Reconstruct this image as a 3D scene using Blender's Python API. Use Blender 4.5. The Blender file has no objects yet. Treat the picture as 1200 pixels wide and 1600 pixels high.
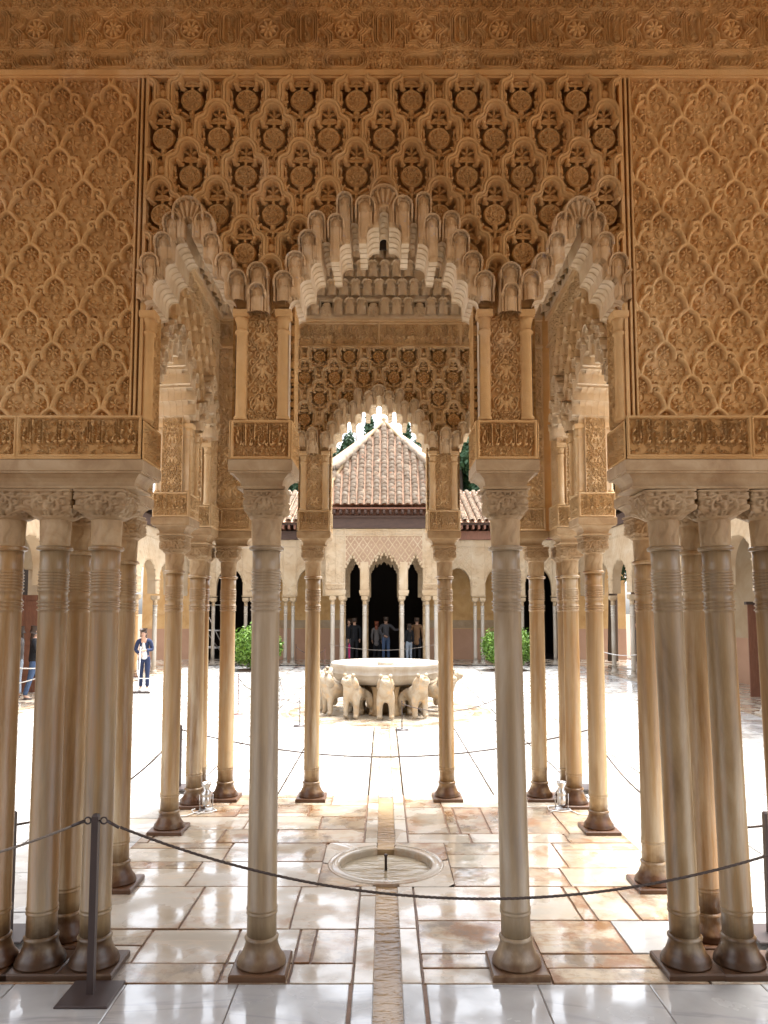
import bpy, bmesh, math, random
import numpy as np
from mathutils import Vector, Matrix, Euler

R = math.radians
PI = math.pi
random.seed(7)
rng = np.random.default_rng(7)
S = bpy.context.scene
col = S.collection

# ------------------------------------------------------------------ camera, sky, sun, exposure
cam_d = bpy.data.cameras.new("camera")
cam = bpy.data.objects.new("camera", cam_d)
col.objects.link(cam)
cam.location = (0, 0, 2.0)
cam.rotation_euler = (R(90 + 4.5), 0, 0)
cam_d.sensor_fit = 'VERTICAL'
cam_d.sensor_height = 36
cam_d.sensor_width = 27
cam_d.lens = 36 * 1155 / 1600
cam_d.shift_y = 0.040
cam_d.clip_end = 600
S.camera = cam

world = bpy.data.worlds.new("World")
S.world = world
world.use_nodes = True
wn, wl = world.node_tree.nodes, world.node_tree.links
bg = wn["Background"]
sky = wn.new("ShaderNodeTexSky")
sky.sky_type = 'NISHITA'
sky.sun_disc = False
sky.sun_elevation = R(74)
sky.sun_rotation = R(50)
sky.air_density = 1.0
sky.dust_density = 4.0
sky.ozone_density = 1.0
hs = wn.new("ShaderNodeHueSaturation")
hs.inputs["Saturation"].default_value = 0.25      # thin overcast: the blue is washed out
wl.new(sky.outputs[0], hs.inputs["Color"])
wl.new(hs.outputs[0], bg.inputs["Color"])
bg.inputs["Strength"].default_value = 0.13

sun_d = bpy.data.lights.new("sun", 'SUN')
sun_d.energy = 1.5
sun_d.angle = R(20)
sun_d.color = (1.0, 0.96, 0.9)
sun = bpy.data.objects.new("sun", sun_d)
col.objects.link(sun)
_el, _az = R(74), R(50)
_sd = Vector((math.sin(_az) * math.cos(_el), math.cos(_az) * math.cos(_el), math.sin(_el)))
sun.rotation_euler = _sd.to_track_quat('Z', 'Y').to_euler()

S.view_settings.view_transform = 'Standard'
S.view_settings.look = 'None'
S.view_settings.gamma = 1
S.view_settings.exposure = 2.72
try: S.view_settings.use_curve_mapping = False
except Exception: pass
S.render.engine = 'CYCLES'
S.cycles.max_bounces = 9
S.cycles.diffuse_bounces = 8
S.cycles.glossy_bounces = 3
S.cycles.transmission_bounces = 3
S.cycles.sample_clamp_indirect = 8
S.cycles.use_adaptive_sampling = False
S.cycles.use_denoising = True
S.cycles.caustics_reflective = False
S.cycles.caustics_refractive = False

# ------------------------------------------------------------------ object helpers
def link(o, parent=None):
    col.objects.link(o)
    if parent is not None: o.parent = parent
    return o
def tag(o, label=None, cat=None, group=None, kind=None):
    if label: o['label'] = label
    if cat: o['category'] = cat
    if group: o['group'] = group
    if kind: o['kind'] = kind
    return o
def empty(name, loc=(0, 0, 0), rz=0, **k):
    o = bpy.data.objects.new(name, None)
    o.empty_display_size = .1
    o.location = loc
    o.rotation_euler = (0, 0, rz)
    link(o); tag(o, **k)
    return o
def obj(name, me, mat=None, parent=None, loc=(0, 0, 0), rot=(0, 0, 0), sc=None, **k):
    o = bpy.data.objects.new(name, me)
    first = mat is not None and len(me.materials) == 0
    if first: me.materials.append(mat)
    o.location = loc; o.rotation_euler = rot
    if sc is not None: o.scale = sc if hasattr(sc, '__len__') else (sc,) * 3
    link(o, parent); tag(o, **k)
    if mat is not None and not first and me.materials[0] is not mat:
        o.material_slots[0].link = 'OBJECT'; o.material_slots[0].material = mat
    return o
def copy_tree(o, parent=None):
    c = o.copy(); col.objects.link(c); c.parent = parent
    for ch in list(o.children): copy_tree(ch, c)
    return c
def npmesh(name, V, F, smooth=True):
    """V (n,3) floats, F (m,k) ints with constant k"""
    V = np.asarray(V, dtype=np.float32); F = np.asarray(F, dtype=np.int32)
    me = bpy.data.meshes.new(name)
    me.vertices.add(len(V)); me.vertices.foreach_set("co", V.ravel())
    k = F.shape[1]
    me.loops.add(F.size); me.loops.foreach_set("vertex_index", F.ravel())
    me.polygons.add(len(F))
    me.polygons.foreach_set("loop_start", np.arange(len(F), dtype=np.int32) * k)
    me.polygons.foreach_set("use_smooth", np.full(len(F), smooth))
    me.update(calc_edges=True); me.validate()
    return me

class MB:
    """collects simple shapes into one mesh"""
    def __init__(s): s.v = []; s.f = []; s.sm = []
    def add(s, vs, fs, smooth=False):
        b = len(s.v); s.v += [tuple(v) for v in vs]
        s.f += [tuple(b + i for i in f) for f in fs]; s.sm += [smooth] * len(fs)
        return s
    def box(s, x0, x1, y0, y1, z0, z1, ch=0.0):
        if ch > 0:
            vs = [(x0, y0, z0), (x1, y0, z0), (x1, y1, z0), (x0, y1, z0), (x0, y0, z1 - ch), (x1, y0, z1 - ch), (x1, y1, z1 - ch), (x0, y1, z1 - ch),
                  (x0 + ch, y0 + ch, z1), (x1 - ch, y0 + ch, z1), (x1 - ch, y1 - ch, z1), (x0 + ch, y1 - ch, z1)]
            fs = [(3, 2, 1, 0), (8, 9, 10, 11)] + [(a, (a + 1) % 4, 4 + (a + 1) % 4, 4 + a) for a in range(4)] + [(4 + a, 4 + (a + 1) % 4, 8 + (a + 1) % 4, 8 + a) for a in range(4)]
            return s.add(vs, fs)
        vs = [(x, y, z) for z in (z0, z1) for x, y in ((x0, y0), (x1, y0), (x1, y1), (x0, y1))]
        return s.add(vs, [(3, 2, 1, 0), (4, 5, 6, 7)] + [(a, (a + 1) % 4, 4 + (a + 1) % 4, 4 + a) for a in range(4)])
    def lathe(s, prof, n=24, cx=0, cy=0, cap=True, smooth=True):
        vs = []
        for r, z in prof:
            for i in range(n):
                a = 2 * PI * i / n
                vs.append((cx + r * math.cos(a), cy + r * math.sin(a), z))
        fs = []
        for j in range(len(prof) - 1):
            for i in range(n):
                i2 = (i + 1) % n
                fs.append((j * n + i, j * n + i2, (j + 1) * n + i2, (j + 1) * n + i))
        s.add(vs, fs, smooth)
        if cap:
            b = len(s.v) - len(vs)
            s.f.append(tuple(b + i for i in reversed(range(n)))); s.sm.append(False)
            s.f.append(tuple(b + (len(prof) - 1) * n + i for i in range(n))); s.sm.append(False)
        return s
    def rect(s, prof, w, d, cx=0, cy=0):
        """square 'lathe': profile of (offset, z) around a rectangle of half sizes w, d"""
        vs = []
        for o, z in prof:
            vs += [(cx - w - o, cy - d - o, z), (cx + w + o, cy - d - o, z), (cx + w + o, cy + d + o, z), (cx - w - o, cy + d + o, z)]
        fs = [(3, 2, 1, 0)]
        for j in range(len(prof) - 1):
            for i in range(4):
                fs.append((j * 4 + i, j * 4 + (i + 1) % 4, (j + 1) * 4 + (i + 1) % 4, (j + 1) * 4 + i))
        b = (len(prof) - 1) * 4
        fs.append((b, b + 1, b + 2, b + 3))
        return s.add(vs, fs)
    def tube(s, pts, r, n=8, cap=True):
        pts = [Vector(p) for p in pts]; rs = r if hasattr(r, '__len__') else [r] * len(pts)
        vs = []; up = Vector((0, 0, 1))
        for i, p in enumerate(pts):
            t = (pts[min(i + 1, len(pts) - 1)] - pts[max(i - 1, 0)]).normalized()
            a = up if abs(t.dot(up)) < .95 else Vector((1, 0, 0))
            u = t.cross(a).normalized(); w = t.cross(u).normalized()
            for k in range(n):
                q = 2 * PI * k / n
                vs.append(p + (u * math.cos(q) + w * math.sin(q)) * rs[i])
        fs = []
        for j in range(len(pts) - 1):
            for k in range(n):
                k2 = (k + 1) % n
                fs.append((j * n + k, j * n + k2, (j + 1) * n + k2, (j + 1) * n + k))
        if cap:
            fs.append(tuple(range(n))); fs.append(tuple((len(pts) - 1) * n + k for k in reversed(range(n))))
        return s.add(vs, fs, True)
    def mesh(s, name):
        me = bpy.data.meshes.new(name)
        me.from_pydata(s.v, [], s.f)
        me.polygons.foreach_set("use_smooth", s.sm)
        bm = bmesh.new(); bm.from_mesh(me); bmesh.ops.recalc_face_normals(bm, faces=bm.faces); bm.to_mesh(me); bm.free()
        me.update()
        return me
def prism(name, pts, y0, y1):
    """outline in (x,z) extruded from y0 to y1"""
    bm = bmesh.new()
    a = [bm.verts.new((x, y0, z)) for x, z in pts]
    b = [bm.verts.new((x, y1, z)) for x, z in pts]
    n = len(pts)
    fs = [bm.faces.new(a), bm.faces.new(list(reversed(b)))]
    for i in range(n): bm.faces.new((a[(i + 1) % n], a[i], b[i], b[(i + 1) % n]))
    bmesh.ops.triangulate(bm, faces=fs, ngon_method='EAR_CLIP')
    bmesh.ops.recalc_face_normals(bm, faces=bm.faces)
    me = bpy.data.meshes.new(name); bm.to_mesh(me); bm.free()
    return me

def curtain(name, us, lo, hi, y0, y1):
    """wall slab between two height profiles sampled at us, with front, back, underside, top and ends"""
    n = len(us); us = np.asarray(us, float); lo = np.asarray(lo, float); hi = np.full(n, hi) if np.isscalar(hi) else np.asarray(hi, float)
    V = np.concatenate([np.stack([us, np.full(n, y), z], 1) for y, z in ((y0, lo), (y0, hi), (y1, hi), (y1, lo))])
    i = np.arange(n - 1); F = [np.stack([k * n + i, k * n + i + 1, ((k + 1) % 4) * n + i + 1, ((k + 1) % 4) * n + i], 1) for k in range(4)]
    F.append(np.array([[0, n, 2 * n, 3 * n], [n - 1, 4 * n - 1, 3 * n - 1, 2 * n - 1]]))
    return npmesh(name, V, np.concatenate(F), False)

# ------------------------------------------------------------------ materials
def nmat(name):
    m = bpy.data.materials.new(name); m.use_nodes = True
    return m, m.node_tree.nodes, m.node_tree.links, m.node_tree.nodes["Principled BSDF"]
def stone(name, cols, scale=1.5, rough=.75, bump=.15, bscale=60, rnd=.0, stretch=(1, 1, 1), stain=None, stain_t=(.55, .7), stain_scale=2.0,
          coat=0, coat_r=.05, spec=.4, zdirt=None, world_pos=True, rough2=None, veins=None, edge=None, ripple=0):
    m, n, l, P = nmat(name)
    if world_pos: src = n.new("ShaderNodeNewGeometry").outputs["Position"]
    else: src = n.new("ShaderNodeTexCoord").outputs["Object"]
    oi = n.new("ShaderNodeObjectInfo")
    mp = n.new("ShaderNodeMapping"); mp.inputs["Scale"].default_value = stretch
    l.new(src, mp.inputs["Vector"])
    if not world_pos:
        cb = n.new("ShaderNodeVectorMath"); cb.operation = 'ADD'
        sc = n.new("ShaderNodeVectorMath"); sc.operation = 'SCALE'; sc.inputs["Scale"].default_value = 37
        cx = n.new("ShaderNodeCombineXYZ")
        for i in range(3): l.new(oi.outputs["Random"], cx.inputs[i])
        l.new(cx.outputs[0], sc.inputs[0]); l.new(src, cb.inputs[0]); l.new(sc.outputs[0], cb.inputs[1])
        l.new(cb.outputs[0], mp.inputs["Vector"])
    no = n.new("ShaderNodeTexNoise"); no.inputs["Scale"].default_value = scale; no.inputs["Detail"].default_value = 7
    no.inputs["Roughness"].default_value = .62; no.inputs["Distortion"].default_value = .6
    l.new(mp.outputs[0], no.inputs["Vector"])
    cr = n.new("ShaderNodeValToRGB"); e = cr.color_ramp.elements
    k = len(cols)
    while len(e) < k: e.new(.5)
    for i, c in enumerate(cols):
        e[i].position = .28 + .46 * i / max(1, k - 1); e[i].color = (*c, 1)
    l.new(no.outputs["Fac"], cr.inputs[0])
    out = cr.outputs[0]
    if veins:
        vc, vs, vt = veins
        vn = n.new("ShaderNodeTexNoise"); vn.inputs["Scale"].default_value = vs; vn.inputs["Detail"].default_value = 5; vn.inputs["Distortion"].default_value = 1.6
        vm = n.new("ShaderNodeMapping"); vm.inputs["Scale"].default_value = (.35, 1.3, 1); vm.inputs["Rotation"].default_value = (0, 0, .5)
        l.new(mp.outputs[0], vm.inputs["Vector"]); l.new(vm.outputs[0], vn.inputs["Vector"])
        va = n.new("ShaderNodeMath"); va.operation = 'SUBTRACT'; va.inputs[1].default_value = .5; l.new(vn.outputs["Fac"], va.inputs[0])
        vb = n.new("ShaderNodeMath"); vb.operation = 'ABSOLUTE'; l.new(va.outputs[0], vb.inputs[0])
        vr = n.new("ShaderNodeMapRange"); vr.inputs[1].default_value = 0; vr.inputs[2].default_value = vt; vr.inputs[3].default_value = .75; vr.inputs[4].default_value = 0
        l.new(vb.outputs[0], vr.inputs[0])
        mx = n.new("ShaderNodeMix"); mx.data_type = 'RGBA'; l.new(vr.outputs[0], mx.inputs[0]); l.new(out, mx.inputs[6]); mx.inputs[7].default_value = (*vc, 1)
        out = mx.outputs[2]
    if rnd:
        mr = n.new("ShaderNodeMapRange"); mr.inputs[3].default_value = 1 - rnd; mr.inputs[4].default_value = 1 + rnd * .6
        l.new(oi.outputs["Random"], mr.inputs[0])
        mh = n.new("ShaderNodeHueSaturation"); l.new(mr.outputs[0], mh.inputs["Value"]); l.new(out, mh.inputs["Color"])
        out = mh.outputs[0]
    if stain:
        for si, (sc_col, amt) in enumerate(stain):
            sn = n.new("ShaderNodeTexNoise"); sn.inputs["Scale"].default_value = stain_scale * (1 + si * .7); sn.inputs["Detail"].default_value = 9
            sn.inputs["Roughness"].default_value = .7
            sm = n.new("ShaderNodeMapping"); sm.inputs["Location"].default_value = (7.3 * (si + 1), 3.1, 5.2); sm.inputs["Scale"].default_value = (1, 1, 1)
            l.new(mp.outputs[0], sm.inputs["Vector"]); l.new(sm.outputs[0], sn.inputs["Vector"])
            sr = n.new("ShaderNodeMapRange"); sr.inputs[1].default_value = stain_t[0]; sr.inputs[2].default_value = stain_t[1]; sr.inputs[4].default_value = amt
            l.new(sn.outputs["Fac"], sr.inputs[0])
            mx = n.new("ShaderNodeMix"); mx.data_type = 'RGBA'; l.new(sr.outputs[0], mx.inputs[0]); l.new(out, mx.inputs[6]); mx.inputs[7].default_value = (*sc_col, 1)
            out = mx.outputs[2]
    if edge:
        # rust that creeps in from the joints
        ec, ew, ea = edge
        tc = n.new("ShaderNodeTexCoord"); se = n.new("ShaderNodeSeparateXYZ"); l.new(tc.outputs["Generated"], se.inputs[0])
        ds = []
        for ax in ("X", "Y"):
            a1 = n.new("ShaderNodeMath"); a1.operation = 'SUBTRACT'; a1.inputs[1].default_value = .5; l.new(se.outputs[ax], a1.inputs[0])
            a2 = n.new("ShaderNodeMath"); a2.operation = 'ABSOLUTE'; l.new(a1.outputs[0], a2.inputs[0]); ds.append(a2.outputs[0])
        mxn = n.new("ShaderNodeMath"); mxn.operation = 'MAXIMUM'; l.new(ds[0], mxn.inputs[0]); l.new(ds[1], mxn.inputs[1])
        en = n.new("ShaderNodeTexNoise"); en.inputs["Scale"].default_value = 6; en.inputs["Detail"].default_value = 8; en.inputs["Roughness"].default_value = .7; l.new(mp.outputs[0], en.inputs["Vector"])
        ea_ = n.new("ShaderNodeMath"); ea_.operation = 'MULTIPLY_ADD'; ea_.inputs[1].default_value = .34; l.new(en.outputs["Fac"], ea_.inputs[0]); l.new(mxn.outputs[0], ea_.inputs[2])
        er = n.new("ShaderNodeMapRange"); er.inputs[1].default_value = .66 - ew; er.inputs[2].default_value = .70; er.inputs[4].default_value = ea; l.new(ea_.outputs[0], er.inputs[0])
        mx = n.new("ShaderNodeMix"); mx.data_type = 'RGBA'; l.new(er.outputs[0], mx.inputs[0]); l.new(out, mx.inputs[6]); mx.inputs[7].default_value = (*ec, 1)
        out = mx.outputs[2]
    if zdirt:
        # damp rust line that climbs the stone from the wet floor (height in metres)
        dc, z0, z1 = zdirt
        gp = n.new("ShaderNodeNewGeometry"); sp = n.new("ShaderNodeSeparateXYZ"); l.new(gp.outputs["Position"], sp.inputs[0])
        dn = n.new("ShaderNodeTexNoise"); dn.inputs["Scale"].default_value = 9; dn.inputs["Detail"].default_value = 6
        l.new(gp.outputs["Position"], dn.inputs["Vector"])
        dm = n.new("ShaderNodeMath"); dm.operation = 'MULTIPLY_ADD'; dm.inputs[1].default_value = -(z1 - z0) * 2.2; l.new(dn.outputs["Fac"], dm.inputs[0])
        l.new(sp.outputs["Z"], dm.inputs[2])
        dr = n.new("ShaderNodeMapRange"); dr.inputs[1].default_value = z0 - (z1 - z0) * 1.1; dr.inputs[2].default_value = z1 - (z1 - z0) * 1.1
        dr.inputs[3].default_value = .93; dr.inputs[4].default_value = 0
        l.new(dm.outputs[0], dr.inputs[0])
        mx = n.new("ShaderNodeMix"); mx.data_type = 'RGBA'; l.new(dr.outputs[0], mx.inputs[0]); l.new(out, mx.inputs[6]); mx.inputs[7].default_value = (*dc, 1)
        out = mx.outputs[2]
    l.new(out, P.inputs["Base Color"])
    P.inputs["Specular IOR Level"].default_value = spec
    if rough2 is not None:
        rn = n.new("ShaderNodeTexNoise"); rn.inputs["Scale"].default_value = 2.4; rn.inputs["Detail"].default_value = 6
        gp2 = n.new("ShaderNodeNewGeometry"); l.new(gp2.outputs["Position"], rn.inputs["Vector"])
        rr = n.new("ShaderNodeMapRange"); rr.inputs[1].default_value = .42; rr.inputs[2].default_value = .62; rr.inputs[3].default_value = rough; rr.inputs[4].default_value = rough2
        l.new(rn.outputs["Fac"], rr.inputs[0]); l.new(rr.outputs[0], P.inputs["Roughness"])
    else: P.inputs["Roughness"].default_value = rough
    if coat:
        P.inputs["Coat Weight"].default_value = coat; P.inputs["Coat Roughness"].default_value = coat_r
        if rough2 is not None:      # the wet film lies in patches
            cw = n.new("ShaderNodeMapRange"); cw.inputs[1].default_value = .44; cw.inputs[2].default_value = .56; cw.inputs[3].default_value = coat; cw.inputs[4].default_value = 0
            l.new(rn.outputs["Fac"], cw.inputs[0]); l.new(cw.outputs[0], P.inputs["Coat Weight"])
    if bump:
        bn = n.new("ShaderNodeTexNoise"); bn.inputs["Scale"].default_value = bscale; bn.inputs["Detail"].default_value = 5
        l.new(mp.outputs[0], bn.inputs["Vector"])
        bp = n.new("ShaderNodeBump"); bp.inputs["Strength"].default_value = bump; bp.inputs["Distance"].default_value = .01
        l.new(bn.outputs["Fac"], bp.inputs["Height"]); l.new(bp.outputs[0], P.inputs["Normal"])
        if ripple:
            # thin film of water: slow waves bend the reflections
            gw = n.new("ShaderNodeNewGeometry"); wn_ = n.new("ShaderNodeTexNoise"); wn_.inputs["Scale"].default_value = 7; wn_.inputs["Detail"].default_value = 3
            l.new(gw.outputs["Position"], wn_.inputs["Vector"])
            b2 = n.new("ShaderNodeBump"); b2.inputs["Strength"].default_value = ripple; b2.inputs["Distance"].default_value = .02
            l.new(wn_.outputs["Fac"], b2.inputs["Height"]); l.new(b2.outputs[0], bp.inputs["Normal"]); l.new(b2.outputs[0], P.inputs["Coat Normal"])
    return m
def plain(name, c, rough=.6, metal=0, spec=.4, bump=0, bscale=40, var=.12):
    return stone(name, [tuple(x * (1 - var) for x in c), tuple(min(1, x * (1 + var)) for x in c)], scale=6, rough=rough, bump=bump, bscale=bscale, spec=spec, rnd=.06) if not metal else _metal(name, c, rough)
def _metal(name, c, rough):
    m, n, l, P = nmat(name)
    P.inputs["Base Color"].default_value = (*c, 1); P.inputs["Metallic"].default_value = 1; P.inputs["Roughness"].default_value = rough
    return m
M = {}
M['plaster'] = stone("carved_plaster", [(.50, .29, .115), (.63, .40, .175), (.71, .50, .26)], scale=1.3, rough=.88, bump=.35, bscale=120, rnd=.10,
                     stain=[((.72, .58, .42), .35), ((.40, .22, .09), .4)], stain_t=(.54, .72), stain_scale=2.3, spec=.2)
M['plaster_grey'] = stone("painted_plaster", [(.48, .31, .15), (.62, .44, .25), (.68, .55, .38)], scale=5, rough=.85, bump=.3, bscale=90, rnd=.12,
                          stain=[((.42, .27, .13), .6), ((.26, .30, .44), .5)], stain_t=(.60, .68), stain_scale=11, spec=.2)
M['plaster_lit'] = stone('lit_inner_plaster', [(.60, .43, .24), (.73, .56, .34), (.80, .66, .46)], scale=2, rough=.88, bump=.35, bscale=120, rnd=.06, stain=[((.84, .74, .60), .4), ((.52, .32, .14), .45)], stain_t=(.54, .70), stain_scale=3, spec=.2)  # lit copy of the carved plaster: daylight put into the colour
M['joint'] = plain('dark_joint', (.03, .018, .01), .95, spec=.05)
M['plaster_pale'] = stone('lit_pale_stucco', [(.62, .49, .32), (.73, .61, .44), (.80, .71, .57)], scale=5, rough=.85, bump=.3, bscale=80, rnd=.08, stain=[((.40, .34, .34), .5)], stain_t=(.60, .70), stain_scale=9, spec=.2)
M['plaster_far'] = stone("sunlit_plaster", [(.34, .235, .135), (.42, .32, .21), (.47, .385, .28)], scale=1.1, rough=.9, bump=.2, bscale=30, rnd=.04, spec=.2)
M['medallion'] = stone("ochre_medallion", [(.48, .29, .12), (.60, .39, .18)], scale=9, rough=.88, bump=.3, bscale=120, rnd=.12, spec=.2)
M['marble'] = stone("column_marble", [(.12, .07, .03), (.27, .19, .10), (.43, .36, .25)], scale=2.0, stretch=(3.5, 3.5, .35), rough=.38, bump=.06, bscale=30, rnd=.10,
                    stain=[((.34, .17, .05), .8), ((.24, .19, .14), .6)], stain_t=(.50, .66), stain_scale=1.3, zdirt=((.045, .018, .008), .09, .33), spec=.45, world_pos=True)
M['marble_clean'] = stone('grey_marble', [(.16, .105, .055), (.31, .235, .145), (.46, .39, .29)], scale=2.0, stretch=(3.5, 3.5, .35), rough=.38, bump=.06, bscale=30, rnd=.06, stain=[((.26, .19, .11), .6), ((.22, .18, .14), .7)], stain_t=(.50, .66), stain_scale=1.5, zdirt=((.09, .04, .018), .03, .20), spec=.45)
M['marble_amber'] = stone("amber_marble", [(.18, .095, .036), (.35, .235, .115), (.52, .42, .275)], scale=1.9, stretch=(3.5, 3.5, .3), rough=.35, bump=.06, bscale=30, rnd=.10,
                    stain=[((.40, .19, .05), .7), ((.56, .50, .38), .5)], stain_t=(.50, .66), stain_scale=1.1, zdirt=((.065, .022, .008), .08, .31), spec=.45)
M['marble_pale'] = stone("pale_marble", [(.31, .25, .18), (.40, .355, .295), (.46, .425, .375)], scale=2, stretch=(2, 2, .5), rough=.45, bump=.05, rnd=.06, spec=.4)
M['capital'] = stone("capital_marble", [(.27, .17, .085), (.40, .285, .16), (.50, .39, .25)], scale=5, rough=.6, bump=.15, bscale=80, rnd=.10, spec=.35)
M['slab'] = stone("court_slab", [(.33, .32, .30), (.44, .44, .43), (.50, .505, .51)], scale=1.2, rough=.15, rough2=.45, bump=.05, bscale=8, rnd=.10, world_pos=False, coat=.3, coat_r=.06,
                  veins=((.27, .26, .25), 1.6, .035), stain=[((.52, .38, .22), .6)], stain_t=(.55, .70), stain_scale=1.0, ripple=.04)
M['slab_gallery'] = stone("gallery_slab", [(.30, .30, .295), (.37, .37, .365), (.42, .42, .415)], scale=1.1, rough=.10, rough2=.3, bump=.03, bscale=5, rnd=.06, world_pos=False, coat=.8, coat_r=.03,
                  veins=((.27, .27, .28), 1.3, .03), ripple=.03)
M['slab_old'] = stone("old_slab", [(.28, .20, .12), (.38, .31, .22), (.42, .38, .31)], scale=1.5, rough=.14, rough2=.6, bump=.2, bscale=7, rnd=.2, world_pos=False, coat=.5, coat_r=.03,
                  veins=((.34, .22, .12), 2.2, .03), stain=[((.20, .085, .025), .85), ((.15, .12, .09), .7)], stain_t=(.50, .60), stain_scale=2.2, edge=((.20, .095, .04), .06, .75), ripple=.09)
M['slab_cream'] = stone("cream_slab", [(.32, .27, .19), (.41, .36, .29), (.45, .42, .37)], scale=1.3, rough=.12, rough2=.5, bump=.12, bscale=6, rnd=.15, world_pos=False, coat=.55, coat_r=.03,
                  veins=((.46, .37, .27), 1.7, .03), stain=[((.28, .14, .05), .7)], stain_t=(.54, .66), stain_scale=2.2, edge=((.24, .125, .055), .02, .6), ripple=.07)
M['grout'] = stone("rusty_grout", [(.12, .055, .022), (.22, .11, .05)], scale=14, rough=.5, bump=.3)
M['ceiling'] = stone("bounce_ceiling_wood", [(.50, .38, .24), (.62, .49, .33)], scale=5, stretch=(1, 6, 1), rough=.8)  # kept pale to bounce light into gallery and pavilion
M['wood'] = stone("dark_wood", [(.045, .026, .02), (.09, .05, .035)], scale=5, stretch=(1, 1, 6), rough=.7, bump=.2)
M['wood_red'] = stone("red_wood", [(.14, .06, .035), (.23, .10, .06)], scale=4, stretch=(6, 6, 1), rough=.6, bump=.1)
M['tile'] = stone("roof_clay", [(.20, .13, .085), (.32, .25, .185), (.38, .33, .27)], scale=7, rough=.9, bump=.4, bscale=50, rnd=.25, stain=[((.56, .22, .11), .6), ((.16, .14, .12), .6)], stain_t=(.57, .70), stain_scale=5, spec=.2)
M['ground_pink'] = stone('faded_red_ground', [(.27, .175, .11), (.34, .235, .155)], scale=3, rough=.9)
M['terracotta'] = stone("terracotta_dado", [(.42, .25, .16), (.50, .31, .21)], scale=1.2, rough=.8, bump=.05)
M['dark'] = plain("interior_shade", (.03, .022, .018), .9)
M['iron'] = plain("brown_iron", (.045, .03, .028), .45, spec=.5)
M['rope'] = stone("grey_rope", [(.16, .13, .11), (.30, .26, .22)], scale=160, stretch=(1, 1, 1), rough=.9, bump=.6, bscale=220)
M['rope_dark'] = stone("dark_rope", [(.05, .04, .035), (.12, .09, .08)], scale=160, rough=.9, bump=.6, bscale=220)
M['steel'] = _metal("steel", (.62, .62, .62), .28)
M['white'] = plain("white_paint", (.75, .74, .72), .4)
M['foliage'] = stone("citrus_leaf", [(.04, .10, .012), (.10, .20, .02), (.20, .30, .03)], scale=9, rough=.5, bump=0, rnd=.1)
M['foliage_dark'] = stone("cypress_leaf", [(.012, .04, .016), (.03, .08, .03), (.07, .13, .05)], scale=2.2, rough=.6, bump=0, rnd=.1)
M['bark'] = plain("bark", (.10, .07, .05), .9, bump=.4)
M['soil'] = plain("soil", (.14, .09, .06), .95, bump=.4)
def watermat(name, c, bs, strength):
    m, n, l, P = nmat(name)
    P.inputs["Base Color"].default_value = (*c, 1); P.inputs["Roughness"].default_value = .04; P.inputs["IOR"].default_value = 1.33
    P.inputs["Specular IOR Level"].default_value = .5
    gp = n.new("ShaderNodeNewGeometry"); mp = n.new("ShaderNodeMapping"); mp.inputs["Scale"].default_value = (.8, 1.6, 1)
    no = n.new("ShaderNodeTexNoise"); no.inputs["Scale"].default_value = bs; no.inputs["Detail"].default_value = 3
    bp = n.new("ShaderNodeBump"); bp.inputs["Strength"].default_value = strength; bp.inputs["Distance"].default_value = .02
    l.new(gp.outputs["Position"], mp.inputs[0]); l.new(mp.outputs[0], no.inputs["Vector"]); l.new(no.outputs["Fac"], bp.inputs["Height"]); l.new(bp.outputs[0], P.inputs["Normal"])
    n2 = n.new("ShaderNodeTexNoise"); n2.inputs["Scale"].default_value = 1.2; l.new(gp.outputs["Position"], n2.inputs["Vector"])
    cr = n.new("ShaderNodeValToRGB"); cr.color_ramp.elements[0].position = .35; cr.color_ramp.elements[1].position = .65
    cr.color_ramp.elements[0].color = (c[0] * .6, c[1] * .5, c[2] * .4, 1); cr.color_ramp.elements[1].color = (min(1, c[0] * 1.3), min(1, c[1] * 1.3), min(1, c[2] * 1.35), 1)
    l.new(n2.outputs["Fac"], cr.inputs[0]); l.new(cr.outputs[0], P.inputs["Base Color"])
    return m
M['water'] = watermat("channel_water", (.30, .21, .11), 13, .5)
M['water_pale'] = watermat("basin_water", (.30, .26, .18), 9, .7)

# ------------------------------------------------------------------ carving: height functions sampled on fine grids
HOLE = -9.0
def relief(name, x0, x1, z0, z1, hfn, res, back=.035, keep=None, jitter=.0):
    """carved slab in the XZ plane facing -Y; hfn(X,Z) gives metres towards the viewer, HOLE where pierced"""
    nx = max(2, int(round((x1 - x0) / res)) + 1); nz = max(2, int(round((z1 - z0) / res)) + 1)
    X, Z = np.meshgrid(np.linspace(x0, x1, nx), np.linspace(z0, z1, nz))
    H = hfn(X, Z).astype(float)
    if keep is not None: H = np.where(keep(X, Z), H, HOLE)
    solid = H > HOLE / 2
    if not solid.any(): return None
    if not solid.all():
        d = solid.copy()
        d[1:, :] |= solid[:-1, :]; d[:-1, :] |= solid[1:, :]; d[:, 1:] |= solid[:, :-1]; d[:, :-1] |= solid[:, 1:]
        ring = d & ~solid
        H = np.where(ring, -back, H)
        use = d
    else: use = solid
    idx = np.full(use.shape, -1); idx[use] = np.arange(use.sum())
    V = np.stack([X[use], -H[use], Z[use]], 1)
    a, b, c, e = idx[:-1, :-1], idx[:-1, 1:], idx[1:, 1:], idx[1:, :-1]
    ok = (a >= 0) & (b >= 0) & (c >= 0) & (e >= 0) & (solid[:-1, :-1] | solid[:-1, 1:] | solid[1:, 1:] | solid[1:, :-1])
    if not ok.any(): return None
    F = np.stack([a[ok], b[ok], c[ok], e[ok]], 1)
    return npmesh(name, V, F)
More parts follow.
